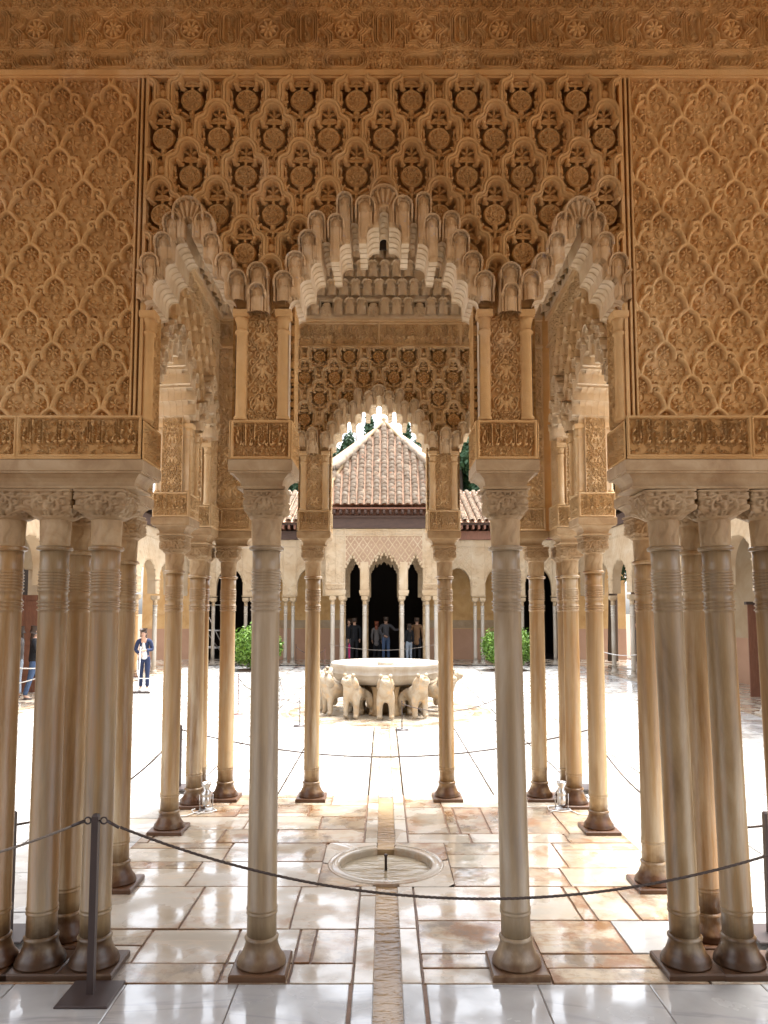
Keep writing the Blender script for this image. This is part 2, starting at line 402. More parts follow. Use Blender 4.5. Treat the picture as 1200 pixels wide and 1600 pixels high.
def dseg(X, Y, P, closed=False):
    P = [tuple(p) for p in P]
    if closed: P = P + [P[0]]
    D = np.full(X.shape, 1e9)
    for (ax, ay), (bx, by) in zip(P[:-1], P[1:]):
        dx, dy = bx - ax, by - ay; L = dx * dx + dy * dy + 1e-12
        t = np.clip(((X - ax) * dx + (Y - ay) * dy) / L, 0, 1)
        D = np.minimum(D, (X - ax - t * dx) ** 2 + (Y - ay - t * dy) ** 2)
    return np.sqrt(D)
def dome(d, w): return np.sqrt(np.clip(1 - (d / w) ** 2, 0, 1))
def ell(X, Y, cx, cy, a, b, ang=0):
    c, s = math.cos(ang), math.sin(ang)
    u = (X - cx) * c + (Y - cy) * s; v = -(X - cx) * s + (Y - cy) * c
    return np.sqrt((u / a) ** 2 + (v / b) ** 2)
def floret(X, Y, cx, cy, r, n=6, a0=0.0):
    """small flower of n petals, value 0..1"""
    H = np.zeros(X.shape)
    for k in range(n):
        a = a0 + 2 * PI * k / n
        H = np.maximum(H, dome(ell(X, Y, cx + math.cos(a) * r * .55, cy + math.sin(a) * r * .55, r * .48, r * .22, a), 1))
    return np.maximum(H, dome(ell(X, Y, cx, cy, r * .22, r * .22), 1))
def spiral(cx, cy, r, turns=1.3, a0=0, n=20, hand=1, r1=.15):
    return [(cx + (r * (1 - t) + r * r1 * t) * math.cos(a0 + hand * turns * 2 * PI * t), cy + (r * (1 - t) + r * r1 * t) * math.sin(a0 + hand * turns * 2 * PI * t)) for t in np.linspace(0, 1, n)]
def arabesque(X, Y, x0, x1, y0, y1, seed, R=.024, w=.0042, sym=True, dens=1.0):
    """scrolls and small leaves, mirrored about the middle; 0..1"""
    rs = random.Random(seed)
    xm = (x0 + x1) / 2
    XX = np.where(X > xm, 2 * xm - X, X) if sym else X
    xe = xm if sym else x1
    H = np.zeros(X.shape); pts = []
    tries = int(900 * dens)
    for _ in range(tries):
        r = R * rs.choice((1, .8, .6))
        cx = rs.uniform(x0, xe); cy = rs.uniform(y0, y1)
        if all((cx - a) ** 2 + (cy - b) ** 2 > (r + q) ** 2 * .72 for a, b, q in pts): pts.append((cx, cy, r))
        if len(pts) > 160: break
    for cx, cy, r in pts:
        a0 = rs.uniform(0, 6.28); hand = rs.choice((-1, 1))
        m = (np.abs(XX - cx) < 2.0 * r) & (np.abs(Y - cy) < 2.0 * r)
        if not m.any(): continue
        x, y = XX[m], Y[m]
        h = dome(dseg(x, y, spiral(cx, cy, r * .95, 1.25, a0, 14, hand)), w)
        for k in range(2):
            a = a0 + 2.2 * k + rs.uniform(-.4, .4)
            lx, ly = cx + math.cos(a) * r * 1.15, cy + math.sin(a) * r * 1.15
            h = np.maximum(h, .95 * dome(ell(x, y, lx, ly, r * .42, r * .17, a + 1.1), 1))
        h = np.maximum(h, .9 * dome(ell(x, y, cx, cy, r * .28, r * .28), 1))
        H[m] = np.maximum(H[m], h)
    return H
# Arabic lettering, already shaped (presentation forms, drawn left to right)
MOTTO = "\uFEEA\uFEE0\uFEDF\uFE8D \uFEFB\uFE87 \uFE90\uFEDF\uFE8E\uFECF \uFEFB\uFEED"
_txt = {}
def text_grid(body, nx=420, nz=120):
    key = (body, nx, nz)
    if key in _txt: return _txt[key]
    cu = bpy.data.curves.new("lettering", 'FONT'); cu.body = body; cu.resolution_u = 3
    o = bpy.data.objects.new("lettering", cu); col.objects.link(o)
    bpy.context.view_layer.update()
    me = bpy.data.meshes.new_from_object(o.evaluated_get(bpy.context.evaluated_depsgraph_get()))
    v = np.array([p.co[:2] for p in me.vertices]); me.calc_loop_triangles()
    tr = [tuple(t.vertices) for t in me.loop_triangles]
    bpy.data.objects.remove(o); bpy.data.curves.remove(cu); bpy.data.meshes.remove(me)
    mn, mx = v.min(0), v.max(0); v = (v - mn) / (mx - mn) * np.array([nx - 1, nz - 1])
    G = np.zeros((nz, nx))
    for a, b, c in tr:
        P = v[[a, b, c]]
        xa, ya = np.floor(P.min(0)).astype(int); xb, yb = np.ceil(P.max(0)).astype(int)
        xx, yy = np.meshgrid(np.arange(xa, xb + 1), np.arange(ya, yb + 1))
        def e(p, q): return (q[0] - p[0]) * (yy - p[1]) - (q[1] - p[1]) * (xx - p[0])
        s0, s1, s2 = e(P[0], P[1]), e(P[1], P[2]), e(P[2], P[0])
        ins = ((s0 >= -1e-6) & (s1 >= -1e-6) & (s2 >= -1e-6)) | ((s0 <= 1e-6) & (s1 <= 1e-6) & (s2 <= 1e-6))
        ok = ins & (xx < nx) & (yy < nz) & (xx >= 0) & (yy >= 0)
        G[yy[ok], xx[ok]] = 1
    for _ in range(2):
        P_ = np.pad(G, 1, mode='edge')
        G = (P_[:-2, 1:-1] + P_[2:, 1:-1] + P_[1:-1, :-2] + P_[1:-1, 2:] + 2 * G) / 6
    _txt[key] = G
    return G
def text_h(X, Z, x0, x1, z0, z1, body=MOTTO):
    G = text_grid(body); nz, nx = G.shape
    u = (X - x0) / (x1 - x0) * (nx - 1); v = (Z - z0) / (z1 - z0) * (nz - 1)
    ok = (u >= 0) & (u <= nx - 1) & (v >= 0) & (v <= nz - 1)
    ui = np.clip(np.round(u).astype(int), 0, nx - 1); vi = np.clip(np.round(v).astype(int), 0, nz - 1)
    return np.clip((np.where(ok, G[vi, ui], 0) - .30) * 2.2, 0, 1)
def capsule(X, Z, cx, cz, hx, hz):
    """signed distance to a rounded bar with half sizes hx, hz"""
    r = min(hx, hz)
    qx = np.abs(X - cx) - (hx - r); qz = np.abs(Z - cz) - (hz - r)
    return np.sqrt(np.maximum(qx, 0) ** 2 + np.maximum(qz, 0) ** 2) - r
def line(d, w, h=1.0): return h * dome(np.abs(d), w)

# --- A. sebka net of lobed arches over florets (solid panels), in 'px' units, period 80 x 53.5, W metres wide
def sebka_h(X, Z, W=.293, z_ap=0.0):
    s = W / 80.0
    H = np.full(X.shape, 0.0)
    x_, y_ = X / s, -(Z - z_ap) / s
    rib = [(0, 0), (5, 2), (10, 6), (14, 11), (16, 16), (16.5, 22), (15.5, 27)]
    rib2 = spiral(23.5, 24, 6.2, 1.15, -2.3, 16, 1)
    rib3 = [(17, 17), (22, 16.5), (27, 18), (30, 23), (29.5, 26)]
    rib4 = [(24, 28), (28, 30), (33, 35), (36, 42), (37.5, 49), (38, 54)]
    y_ = np.mod(y_, 107.0)
    x_ = np.mod(x_ + 40, 80.0) - 40
    for ox, oy in ((0, 0), (0, 107), (-40, 53.5), (40, 53.5), (-40, -53.5), (40, -53.5), (0, -107), (-40, 160.5), (40, 160.5)):
        x, y = x_ - ox, y_ - oy
        if oy in (160.5, -107, -53.5) and not (np.any((y > -12) & (y < 112))): continue
        a = np.abs(x)
        d = np.minimum.reduce([dseg(a, y, P) for P in (rib, rib3, rib4)])
        h = 1.0 * dome(d, 3.5) ** .5
        h = np.maximum(h, .97 * dome(dseg(a, y, rib2), 1.9) ** .6)
        h = np.maximum(h, .84 * floret(a, y, 0, 15, 10.5, 6, PI / 2))
        h = np.maximum(h, .84 * floret(a, y, 19.5, 47, 11.5, 6, PI / 2))
        h = np.maximum(h, .80 * dome(ell(a, y, 0, 34, 5.0, 6.0), 1))
        h = np.maximum(h, .55 * dome(np.abs(ell(a, y, 0, 34, 7.6, 8.6) - 1), .14))
        h = np.maximum(h, .84 * dome(ell(a, y, 0, 48.5, 2.6, 4.2), 1))
        h = np.maximum(h, .88 * dome(ell(a, y, 4.4, 56, 2.0, 5.5, .45), 1))
        h = np.maximum(h, .8 * dome(ell(a, y, 0, 65, 2.0, 4), 1))
        h = np.maximum(h, .74 * dome(np.abs(np.hypot(a - 15, y - 67) - 4.2), 1.6))
        h = np.maximum(h, .6 * dome(ell(a, y, 9.5, 42, 4.5, 1.5, -.6), 1))
        h = np.maximum(h, .6 * dome(ell(a, y, 7, 75, 5.5, 1.8, .8), 1))
        h = np.maximum(h, .6 * dome(ell(a, y, 9, 26, 4.5, 1.4, .2), 1))
        h = np.maximum(h, .6 * dome(ell(a, y, 27, 38, 3.6, 1.4, 1.0), 1))
        H = np.maximum(H, h)
    return -.055 + .055 * H
# --- B. pierced sebka: moulded trefoil hoods over a medallion and flowers, period 92 x 2*66.5
def hood_path():
    P = [(-35, 72), (-35, 46), (-33.5, 40), (-30, 36.5), (-25, 35), (-20.5, 32), (-18.8, 27)]
    P += [(-18.8 * math.cos(a), 25 - 18.8 * math.sin(a)) for a in np.linspace(0.05, PI - .05, 13)]
    return P + [(-x, y) for x, y in reversed(P[:7])]
HOODP = hood_path()
PW, PH = .327, .236
def pierced_h(X, Z, z_ap=0.0, level=0):
    s = PW / 92.0; rh = PH / s
    x_, y_ = X / s, -(Z - z_ap) / s
    y_ = np.mod(y_ + 5, 2 * rh) - 5; x_ = np.mod(x_ + 46, 92.0) - 46
    H = np.full(X.shape, HOLE)
    for ox, oy in ((0, 0), (-46, rh), (46, rh), (0, 2 * rh), (-46, -rh), (46, -rh), (0, -2 * rh)):
        x, y = np.abs(x_ - ox), y_ - oy
        if not np.any((y > -25) & (y < 112)): continue
        d = dseg(x, y, HOODP[:0] + [(abs(a), b) for a, b in HOODP[len(HOODP) // 2:]])
        h = np.where(d < 6.0, np.interp(d, [0, 1.2, 2.3, 3.2, 4.4, 5.4, 6.0], [12, 11, 5.0, 8.5, 7.5, 2, -5]), HOLE)
        gd = np.hypot(x - 18, y - 41); h = np.maximum(h, np.where(gd < 3.6, 2 + 4 * dome(gd, 3.6), HOLE))
        r = np.hypot(x, y - 62); th = np.arctan2(y - 62, x)
        med = -9 + 2.2 * dome(np.abs(r - 16.4), 2.0) + 1.8 * dome(np.abs(r - 6.0), 1.6) + 1.2 * np.cos(8 * th) * (r < 15) * (r > 5) + .8 * np.sin(r * 1.6 + 4 * np.sin(4 * th)) * (r < 15)
        h = np.maximum(h, np.where(r < 18.4, med, HOLE))
        for (cx, cy, a, b, ang) in ((0, 14, 3.0, 6.5, 0), (6.5, 21, 5.2, 2.3, -.5), (7, 30, 5.8, 2.2, .3), (0, 27, 2.2, 3.5, 0), (27, 50, 2.6, 7, .3), (27, 66, 6, 2.8, .7),
                                    (12, 86, 9, 3.2, -.5), (22, 80, 5, 2.6, .9), (14, 97, 7, 2.6, .6), (0, 84, 4.5, 4.5, 0), (5.5, 104, 3.6, 6, .3), (14, 42, 4, 3.6, 0)):
            e = ell(x, y, cx, cy, a, b, ang)
            h = np.maximum(h, np.where(e < 1, -9 + 3 * dome(e, 1), HOLE))
        h = np.maximum(h, np.where((x < 1.9) & (y > 18) & (y < 112), -9.5, HOLE))
        h = np.maximum(h, np.where((np.abs(y - 34.5) < 1.8) & (x < 16), -9, HOLE))
        h = np.maximum(h, np.where((np.abs(y - 90) < 1.6) & (x < 30), -10, HOLE))
        h = np.maximum(h, np.where((np.abs(x - 25.5) < 1.2) & (y > 44) & (y < 84), -10.5, HOLE))
        # bulb finial and web above the hood
        e = ell(x, y, 0, -8.5, 6.2, 7.2)
        h = np.maximum(h, np.where(e < 1, 1 + 3.5 * dome(e, 1), HOLE))
        h = np.maximum(h, np.where((x < 11.5 - .1 * (y + 20)) & (y > -18) & (y < 6), -2.2, HOLE))
        H = np.maximum(H, h)
    return np.where(H > HOLE / 2 * 3 - 4, H * s, HOLE) if False else np.where(H <= -11.5, HOLE, H * s)
HOLE_PX = -60.0
_old_HOLE = HOLE
def pierced(X, Z, z_ap=0.0):
    global HOLE
    HOLE = HOLE_PX
    try: H = pierced_h(X, Z, z_ap)
    finally: HOLE = _old_HOLE
    return np.where(H <= -1, _old_HOLE, H)
# --- C. star and cartouche frieze
def frieze_h(X, Z, P=.462, z0=0.0):
    """stars above horizontal cartouches, tall cartouches above small flowers; period P, z from 0 (bottom) to .62"""
    x = np.mod(X + P / 2, P) - P / 2; z = Z - z0
    H = .62 * arabesque(x, z, -P / 2, P / 2, 0, .66, 5, R=.022, w=.004, dens=2.0)
    def band(f, ws): return np.maximum.reduce([.9 * dome(np.abs(f - o), w) ** .5 for o, w in ws])
    zc = .275; ax, az = np.abs(x), np.abs(z - zc)
    f = np.minimum(np.maximum(ax, az), (ax + az) * .7071) - .076
    H = np.where(f < .034, 0, H)
    H = np.maximum(H, band(f, ((0, .0045), (.013, .0045), (.026, .0045))))
    H = np.maximum(H, .95 * floret(x, z, 0, zc, .058, 8, PI / 8) * (f < -.008))
    H = np.maximum(H, .8 * dome(np.abs(np.hypot(x, z - zc) - .060), .005) * (f < 0))
    c1 = capsule(x, z, 0, .075, .112, .042)
    H = np.where(c1 < .026, 0, H); H = np.maximum(H, band(c1, ((0, .004), (.011, .004), (.022, .004))))
    H = np.maximum(H, .9 * text_h(x, z, -.095, .095, .047, .105))
    for sx in (-P / 2, P / 2):
        c2 = capsule(x, z, sx, zc, .040, .098)
        H = np.where(c2 < .026, 0, H); H = np.maximum(H, band(c2, ((0, .004), (.012, .004), (.024, .004))))
        xr = x - sx
        H = np.maximum(H, .9 * (c2 < -.01) * text_h(z, xr, zc - .08, zc + .08, -.026, .026))
        H = np.maximum(H, .8 * floret(x, z, sx, .075, .045, 8))
        q = np.abs(np.hypot(x - sx, z - .075) - .052)
        H = np.maximum(H, line(q, .004, .7))
    # interlaced straps
    for sg in (-1, 1):
        H = np.maximum(H, .75 * dome(dseg(x, z, [(sg * .11, .275), (sg * .16, .275)]), .006))
        H = np.maximum(H, .75 * dome(np.abs(dseg(x, z, [(sg * .231, .15), (sg * .17, .155), (sg * .12, .14), (sg * .06, .165), (0, .14)]) - .006), .004))
        H = np.maximum(H, .75 * dome(np.abs(dseg(x, z, [(sg * .231, .41), (sg * .17, .40), (sg * .12, .42), (sg * .06, .39), (0, .41)]) - .006), .004))
        H = np.maximum(H, .7 * dome(np.abs(dseg(x, z, [(sg * .134, .075), (sg * .178, .075)]) - .008), .004))
    H = np.maximum(H, .8 * dome(np.abs(z - .012), .007))
    return -.034 + .034 * np.clip(H * 1.15, 0, 1)
# --- D. inscription band / cartouche
def inscr_h(x0, x1, z0, z1, seed=3, n=1, border=.02):
    def fn(X, Z):
        H = .62 * arabesque(X, Z, x0, x1, z0, z1, seed, R=.015, w=.0028, sym=False, dens=3)
        b = border
        L = (x1 - x0 - 2 * b) / n
        for k in range(n):
            a = x0 + b + k * L; m = L * .05
            H = np.maximum(H, text_h(X, Z, a + m, a + L - m, z0 + b * 1.35, z1 - b * 1.35))
        xm, zm = (x0 + x1) / 2, (z0 + z1) / 2
        d = np.maximum(np.abs(X - xm) - (x1 - x0) / 2, np.abs(Z - zm) - (z1 - z0) / 2)
        H = np.where(d > -b, 0.72 + .2 * dome(np.abs(d + b * .5), b * .28), H)
        return -.032 + .032 * H
    return fn
def arab_h(x0, x1, z0, z1, seed, R=.024, w=.0045, border=.012, depth=.030, bands=True, lancet=False):
    def fn(X, Z):
        H = .9 * arabesque(X, Z, x0, x1, z0, z1, seed, R=R, w=w, dens=2)
        xm = (x0 + x1) / 2; hw = (x1 - x0) / 2; a = np.abs(X - xm)
        if bands:
            per = 2.1 * hw
            zz = np.mod(Z - z0, per) - per / 2
            wob = a - hw * (.42 + .30 * np.cos(zz / per * 2 * PI))
            H = np.where(np.abs(wob) < w * 1.6, 0, H); H = np.maximum(H, line(wob, w * 1.2, 1.0))
            e = ell(a, zz, 0, 0, hw * .16, hw * .30); H = np.maximum(H, .9 * dome(e, 1))
            e = ell(a, zz, hw * .25, hw * .25, hw * .10, hw * .26, -.7); H = np.maximum(H, .95 * dome(e, 1))
            e = ell(a, zz, hw * .33, -hw * .15, hw * .10, hw * .30, .6); H = np.maximum(H, .95 * dome(e, 1))
            e = ell(a, zz + per * .5, 0, 0, hw * .2, hw * .2); H = np.maximum(H, .9 * dome(e, 1))
        d = a - hw
        if border: H = np.where(d > -border, .9, H)
        return -depth + depth * H ** .6
    return fn
def diamond_h(X, Z, P=.34, Q=.46, w=.018, depth=.04):
    u = X / P + Z / Q; v = X / P - Z / Q
    du = np.abs(np.mod(u, 1) - .5); dv = np.abs(np.mod(v, 1) - .5)
    H = np.maximum(dome(du, w / P * 1.6), dome(dv, w / P * 1.6))
    H = np.maximum(H, .5 * dome(np.hypot(np.mod(u + .5, 1) - .5, np.mod(v + .5, 1) - .5), .2))
    return -depth + depth * H

# ------------------------------------------------------------------ muqarnas arch outlines (metres, u from the arch's axis, height above z=0)
def steps_fn(steps, spikes, base, r=.045):
    def fn(u):
        a = np.abs(np.asarray(u, float)); T = np.full(a.shape, base)
        for w, h in steps:
            rr = min(r, w)
            e = np.clip(a - (w - rr), 0, rr)
            T = np.maximum(T, np.where(a <= w, h - rr + np.sqrt(np.maximum(rr * rr - e * e, 0)), -9))
        for c, w, h in spikes:
            d = np.abs(a - c)
            T = np.maximum(T, np.where(d <= w, h - w + np.sqrt(np.maximum(w * w - d * d, 0)), -9))
        return T
    return fn
SPR = 3.72
A_MID = dict(half=.548, top=steps_fn([(.10, 4.236), (.262, 4.136), (.425, 4.024), (.49, 3.919), (.548, 3.80)], [(0, .028, 4.33), (.174, .024, 4.262), (.337, .028, 4.148)], SPR - .02, .05),
             cells=[(0, 4.458, .172, 0), (.108, 4.385, .118, .01), (.228, 4.415, .095, -.005), (.277, 4.275, .098, .012), (.388, 4.298, .104, 0), (.437, 4.178, .11, .014), (.507, 4.055, .118, .008), (.574, 3.937, .118, .012)])
A_SIDE = dict(half=.272, top=steps_fn([(.09, 4.140), (.145, 4.018), (.212, 3.919), (.272, 3.80)], [(0, .024, 4.258)], SPR - .02, .045),
              cells=[(0, 4.378, .178, .012), (.092, 4.292, .110, 0), (.138, 4.165, .104, .014), (.215, 4.048, .11, .004), (.29, 3.945, .11, .012)])
# openings along one wall of the pavilion
OPEN = [(-1.128, A_SIDE), (0.0, A_MID), (1.128, A_SIDE)]
def opening_top(u):
    u = np.asarray(u, float); T = np.full(u.shape, -1.0)
    for c, A in OPEN: T = np.where(np.abs(u - c) <= A['half'], A['top'](u - c), T)
    return T
def all_cells():
    L = []
    for c, A in OPEN:
        for (o, top, w, pr) in A['cells']:
            for sg in ((1,) if o == 0 else (-1, 1)): L.append((c + sg * o, top, w, pr, sg))
    for sg in (-1, 1):
        L.append((sg * .722, 3.985, .12, .018, sg))
        L.append((sg * .722, 3.86, .10, .028, sg))
    return L
CELLS = all_cells()
def ring_top(u):
    """height at which the pierced net takes over from the muqarnas cells (gaps between cells closed)"""
    u = np.asarray(u, float)
    return np.maximum(ring_top0(u), np.minimum(ring_top0(u - .022), ring_top0(u + .022)) - .01)
def ring_top0(u):
    T = np.full(u.shape, 3.72)
    for (c, top, w, pr, sg) in CELLS:
        a = np.abs(u - c); r = w / 2
        T = np.maximum(T, np.where(a < r, top - r + np.sqrt(np.maximum(r * r - a * a, 0)), 0))
    return T
def cell_h(w, h, pr, fan=False):
    r = w / 2; rim = .011
    def fn(X, Z):      # top at z=0, going down to -h
        a = np.abs(X)
        d = np.where(Z > -r, r - np.hypot(X, Z + r), r - a)
        body = .075 + pr
        t = np.clip((r - d) / (r - rim), 0, 1) if False else np.clip(np.where(Z > -r, np.hypot(X, Z + r), a) / (r - rim), 0, 1)
        inner = body - .052 + .036 * np.sqrt(np.clip(1 - t * t, 0, 1)) - .020 * (np.abs(t - .93) < .07)
        h_ = np.where(d < rim, body + .006 * dome(d - rim / 2, rim / 2), inner)
        # the hood dies away down the sides; grooves and a small leaf on the bulge
        h_ = np.where((d < rim) & (Z < -r * 1.5), body - .030, h_)
        dr_ = np.abs(d - rim * 1.5)
        h_ = np.where((d >= rim) & (dr_ < .003) & (Z > -r * 1.5), body - .012, h_)
        h_ = h_ - .006 * (np.abs(a - r * .42) < .0025) * (Z < -r * 1.3) * (d > rim)
        lf = np.maximum(dome(ell(X, Z, 0, -r * 1.2, r * .16, r * .30), 1), np.maximum(dome(ell(X, Z, r * .2, -r * 1.55, r * .24, r * .09, .5), 1), dome(ell(X, Z, -r * .2, -r * 1.55, r * .24, r * .09, -.5), 1)))
        h_ = h_ + .006 * lf * (d > rim * 2.2)
        if fan:
            th = np.arctan2(X, -(Z + r * 2.1)); 
            h_ = np.where((d >= rim * 1.5) & (Z > -r * 1.3), body - .024 + .007 * np.sign(np.sin(th * 26)) * (np.hypot(X, Z + r) < r * .8), h_)
        return np.where(d > 0, h_, HOLE)
    return fn

# shared carved pieces ------------------------------------------------
SW, SHH = .293, .293 / 80 * 107
sebk = lambda X, Z: sebka_h(X - .16, Z, z_ap=-.045)
def worn(fn, seed, x0, x1, z0, z1, amt=.55):
    """knocks and worn patches inside one tile; its edges stay whole so that neighbours meet"""
    q = random.Random(seed); bl = [(q.uniform(x0, x1), q.uniform(z0, z1), q.uniform(.012, .05), q.uniform(.2, 1)) for _ in range(7)]
    def f(X, Z):
        H = fn(X, Z); m = np.zeros(X.shape)
        for a, b, r_, k in bl: m = np.maximum(m, k * np.clip(1.4 - np.hypot(X - a, (Z - b) * .8) / r_ + .25 * np.sin(X * 260 + a * 90) * np.sin(Z * 230), 0, 1))
        w = np.clip(np.minimum.reduce([X - x0, x1 - X, Z - z0, z1 - Z]) / .02, 0, 1)
        return np.where(H > HOLE / 2, H * (1 - 0 * m) - amt * m * w * (H + .030).clip(0, 1), H)
    return f
T_SEBKAS = [relief("sebka_tile", 0, SW, -SHH, 0, worn(sebk, 60 + q, 0, SW, -SHH, 0), .0036) for q in range(5)]
T_FRIEZES = [relief("frieze_tile", -.231, .231, 0, .66, worn(lambda X, Z: frieze_h(X, Z), 80 + q, -.231, .231, 0, .66), .0034) for q in range(3)]
def capital_mesh(name, half, h, r0, seed, n=32, nz=18, square=.36):
    """cubic capital: round at the necking, square above, carved with scrolls"""
    per = []
    for i in range(n * 4):
        t = i / (n * 4) * 2 * PI; c, s = math.cos(t), math.sin(t)
        k = 1 / max(abs(c), abs(s)); per.append((c, s, k, t))
    V = []; rows = nz * 2
    U, Zg = np.meshgrid(np.arange(n * 4) / (n * 4) * 8 * half, np.linspace(0, h, rows))
    fld = np.zeros(U.shape)
    for q in range(4):
        x0 = q * 2 * half
        # faces are centred on t = 0, 90, ... so shift by half a face
        uu = np.mod(U + half, 8 * half)
        m = (uu >= x0) & (uu < x0 + 2 * half)
        f = arabesque(np.where(m, uu, -99), Zg, x0, x0 + 2 * half, h * .1, h, seed, R=half * .26, w=half * .05, dens=2)
        xx = np.abs(uu - x0 - half)
        arch = line(np.hypot(xx, (Zg - h * .28)) - half * .62, half * .06, 1) * (Zg > h * .25)
        dia = dome(ell(xx, Zg, 0, h * .48, half * .17, half * .2), 1)
        f = np.maximum(f, np.maximum(arch, dia))
        f = np.where(Zg > h * .93, 1, f)
        fld = np.where(m, f, fld)
    for j in range(rows):
        z = h * j / (rows - 1); t = min(1, (z / h) / square)
        sq = t * t * (3 - 2 * t)
        low = .5 + .5 * math.cos(min(1, (z / h) / .3) * PI)
        for i, (c, s, k, th) in enumerate(per):
            # lobed lower edge
            kk = 1 + (k - 1) * (sq if sq < 1 else 1)
            rad = (r0 + (half - r0) * min(1, (z / h) / .34) ** .55) * kk
            rad = min(rad, half * min(k, 1.37))
            rad -= .013 * (half / .12) * (1 - fld[j, i]) * (1 if z > h * .12 else .2)
            V.append((c * rad, s * rad, z))
    F = []
    N = n * 4
    for j in range(rows - 1):
        for i in range(N):
            i2 = (i + 1) % N
            F.append((j * N + i, j * N + i2, (j + 1) * N + i2, (j + 1) * N + i))
    me = npmesh(name, V, F)
    return me
CAP_S = capital_mesh("capital_block", .122, .165, .085, 11)
CAP_L = capital_mesh("capital_block_wide", .149, .165, .088, 12)
CAP_FAR = capital_mesh("capital_block_far", .125, .17, .085, 13, n=8, nz=6)
def collar_profile(r):
    return [(r * 1.0, 0), (r * 1.18, .006), (r * 1.22, .014), (r * 1.18, .024), (r * 1.02, .030)]
def shaft_profile(z0, z1, r, far=False):
    """plain shaft with a bundle of turned rings below the neck and two above the base"""
    p = [(r * 1.0, z0), (r * .99, z0 + .115)]
    if not far:
        for k in (0, 1):
            zz = z0 + .118 + k * .022
            p += [(r * 1.0, zz), (r * 1.05, zz + .004), (r * 1.05, zz + .012), (r * 1.0, zz + .016)]
    zt = z1
    rings = [(-.345, 1.07), (-.320, 1.05), (-.298, 1.07), (-.236, 1.06), (-.214, 1.05), (-.196, 1.04), (-.178, 1.05), (-.160, 1.03), (-.144, 1.05), (-.126, 1.03)]
    if far: rings = [(-.33, 1.1), (-.22, 1.08), (-.15, 1.08)]
    p.append((r * .955, zt - .365))
    for dz, k in rings:
        g = .0045 if not far else .012
        p += [(r * .965, zt + dz - g * 1.2), (r * k, zt + dz - g * .5), (r * k, zt + dz + g), (r * .965, zt + dz + g * 1.6)]
    p += [(r * .97, zt - .10), (r * .97, zt)]
    return p
def base_profile(r, h, far=False):
    return [(r * 1.62, 0), (r * 1.66, h * .08), (r * 1.55, h * .16), (r * 1.58, h * .2), (r * 1.34, h * .36), (r * 1.17, h * .58), (r * 1.05, h * .82), (r * 1.13, h * .86), (r * 1.15, h * .93), (r * 1.0, h)]
_colcache = {}
def marble_column(loc, label, group, mat='marble', wide=False, lean=0.0, top=2.353, r=.083, cap_mat='capital', far=False, n=32, rot=0.0):
    """plinth, bell base, ringed shaft, collar, carved neck and cubic capital; capital top at top + .34"""
    key = (mat, wide, top, r, cap_mat, far)
    if key not in _colcache:
        t = empty("marble_column", label=label, cat="column", group=group)
        n_ = 14 if far else n
        pw = .148 if wide else .152
        obj("plinth", MB().rect([(.004, 0), (.004, .028), (-.004, .036)], pw, pw).mesh("plinth"), M[mat], t)
        bm_ = MB().lathe([(a, z + .036) for a, z in base_profile(r, .155)], n_).mesh("base"); obj("base", bm_, M[mat], t)
        obj("shaft", MB().lathe(shaft_profile(.188, top, r, far), n_).mesh("shaft"), M[mat], t)
        obj("collar", MB().lathe([(a, z + top - .004) for a, z in collar_profile(r)], n_).mesh("collar"), M[mat], t)
        if far:
            obj("neck", MB().lathe([(r * .95, top + .02), (r * .95, top + .175)], n_).mesh("neck"), M[cap_mat], t)
            obj("capital", CAP_FAR, M[cap_mat], t, (0, 0, top + .17))
        else:
            # carved necking with hanging leaves
            N = 64; rows = 24; V = []
            for j in range(rows):
                z = top + .022 + .158 * j / (rows - 1); tt = j / (rows - 1)
                for i in range(N):
                    a = 2 * PI * i / N
                    wv = math.cos(a * 8 + (0 if tt < .55 else PI) * 0)
                    g = abs((a / (2 * PI) * 8 + .5 * math.sin(tt * PI * 2) * .5) % 1 - .5)
                    hgt = -.006 if (g < .07 and .1 < tt < .92) else 0
                    V.append((math.cos(a) * (r * .99 + hgt + .006 * tt), math.sin(a) * (r * .99 + hgt + .006 * tt), z))
            F = [(j * N + i, j * N + (i + 1) % N, (j + 1) * N + (i + 1) % N, (j + 1) * N + i) for j in range(rows - 1) for i in range(N)]
            obj("neck", npmesh("neck", V, F), M[cap_mat], t)
            obj("capital", CAP_L if wide else CAP_S, M[cap_mat], t, (0, 0, top + .176))
        _colcache[key] = t
    else:
        t = copy_tree(_colcache[key])
        t['label'] = label
        if group: t['group'] = group
    t.location = loc
    t.rotation_euler = (0, lean, rot)
    return t

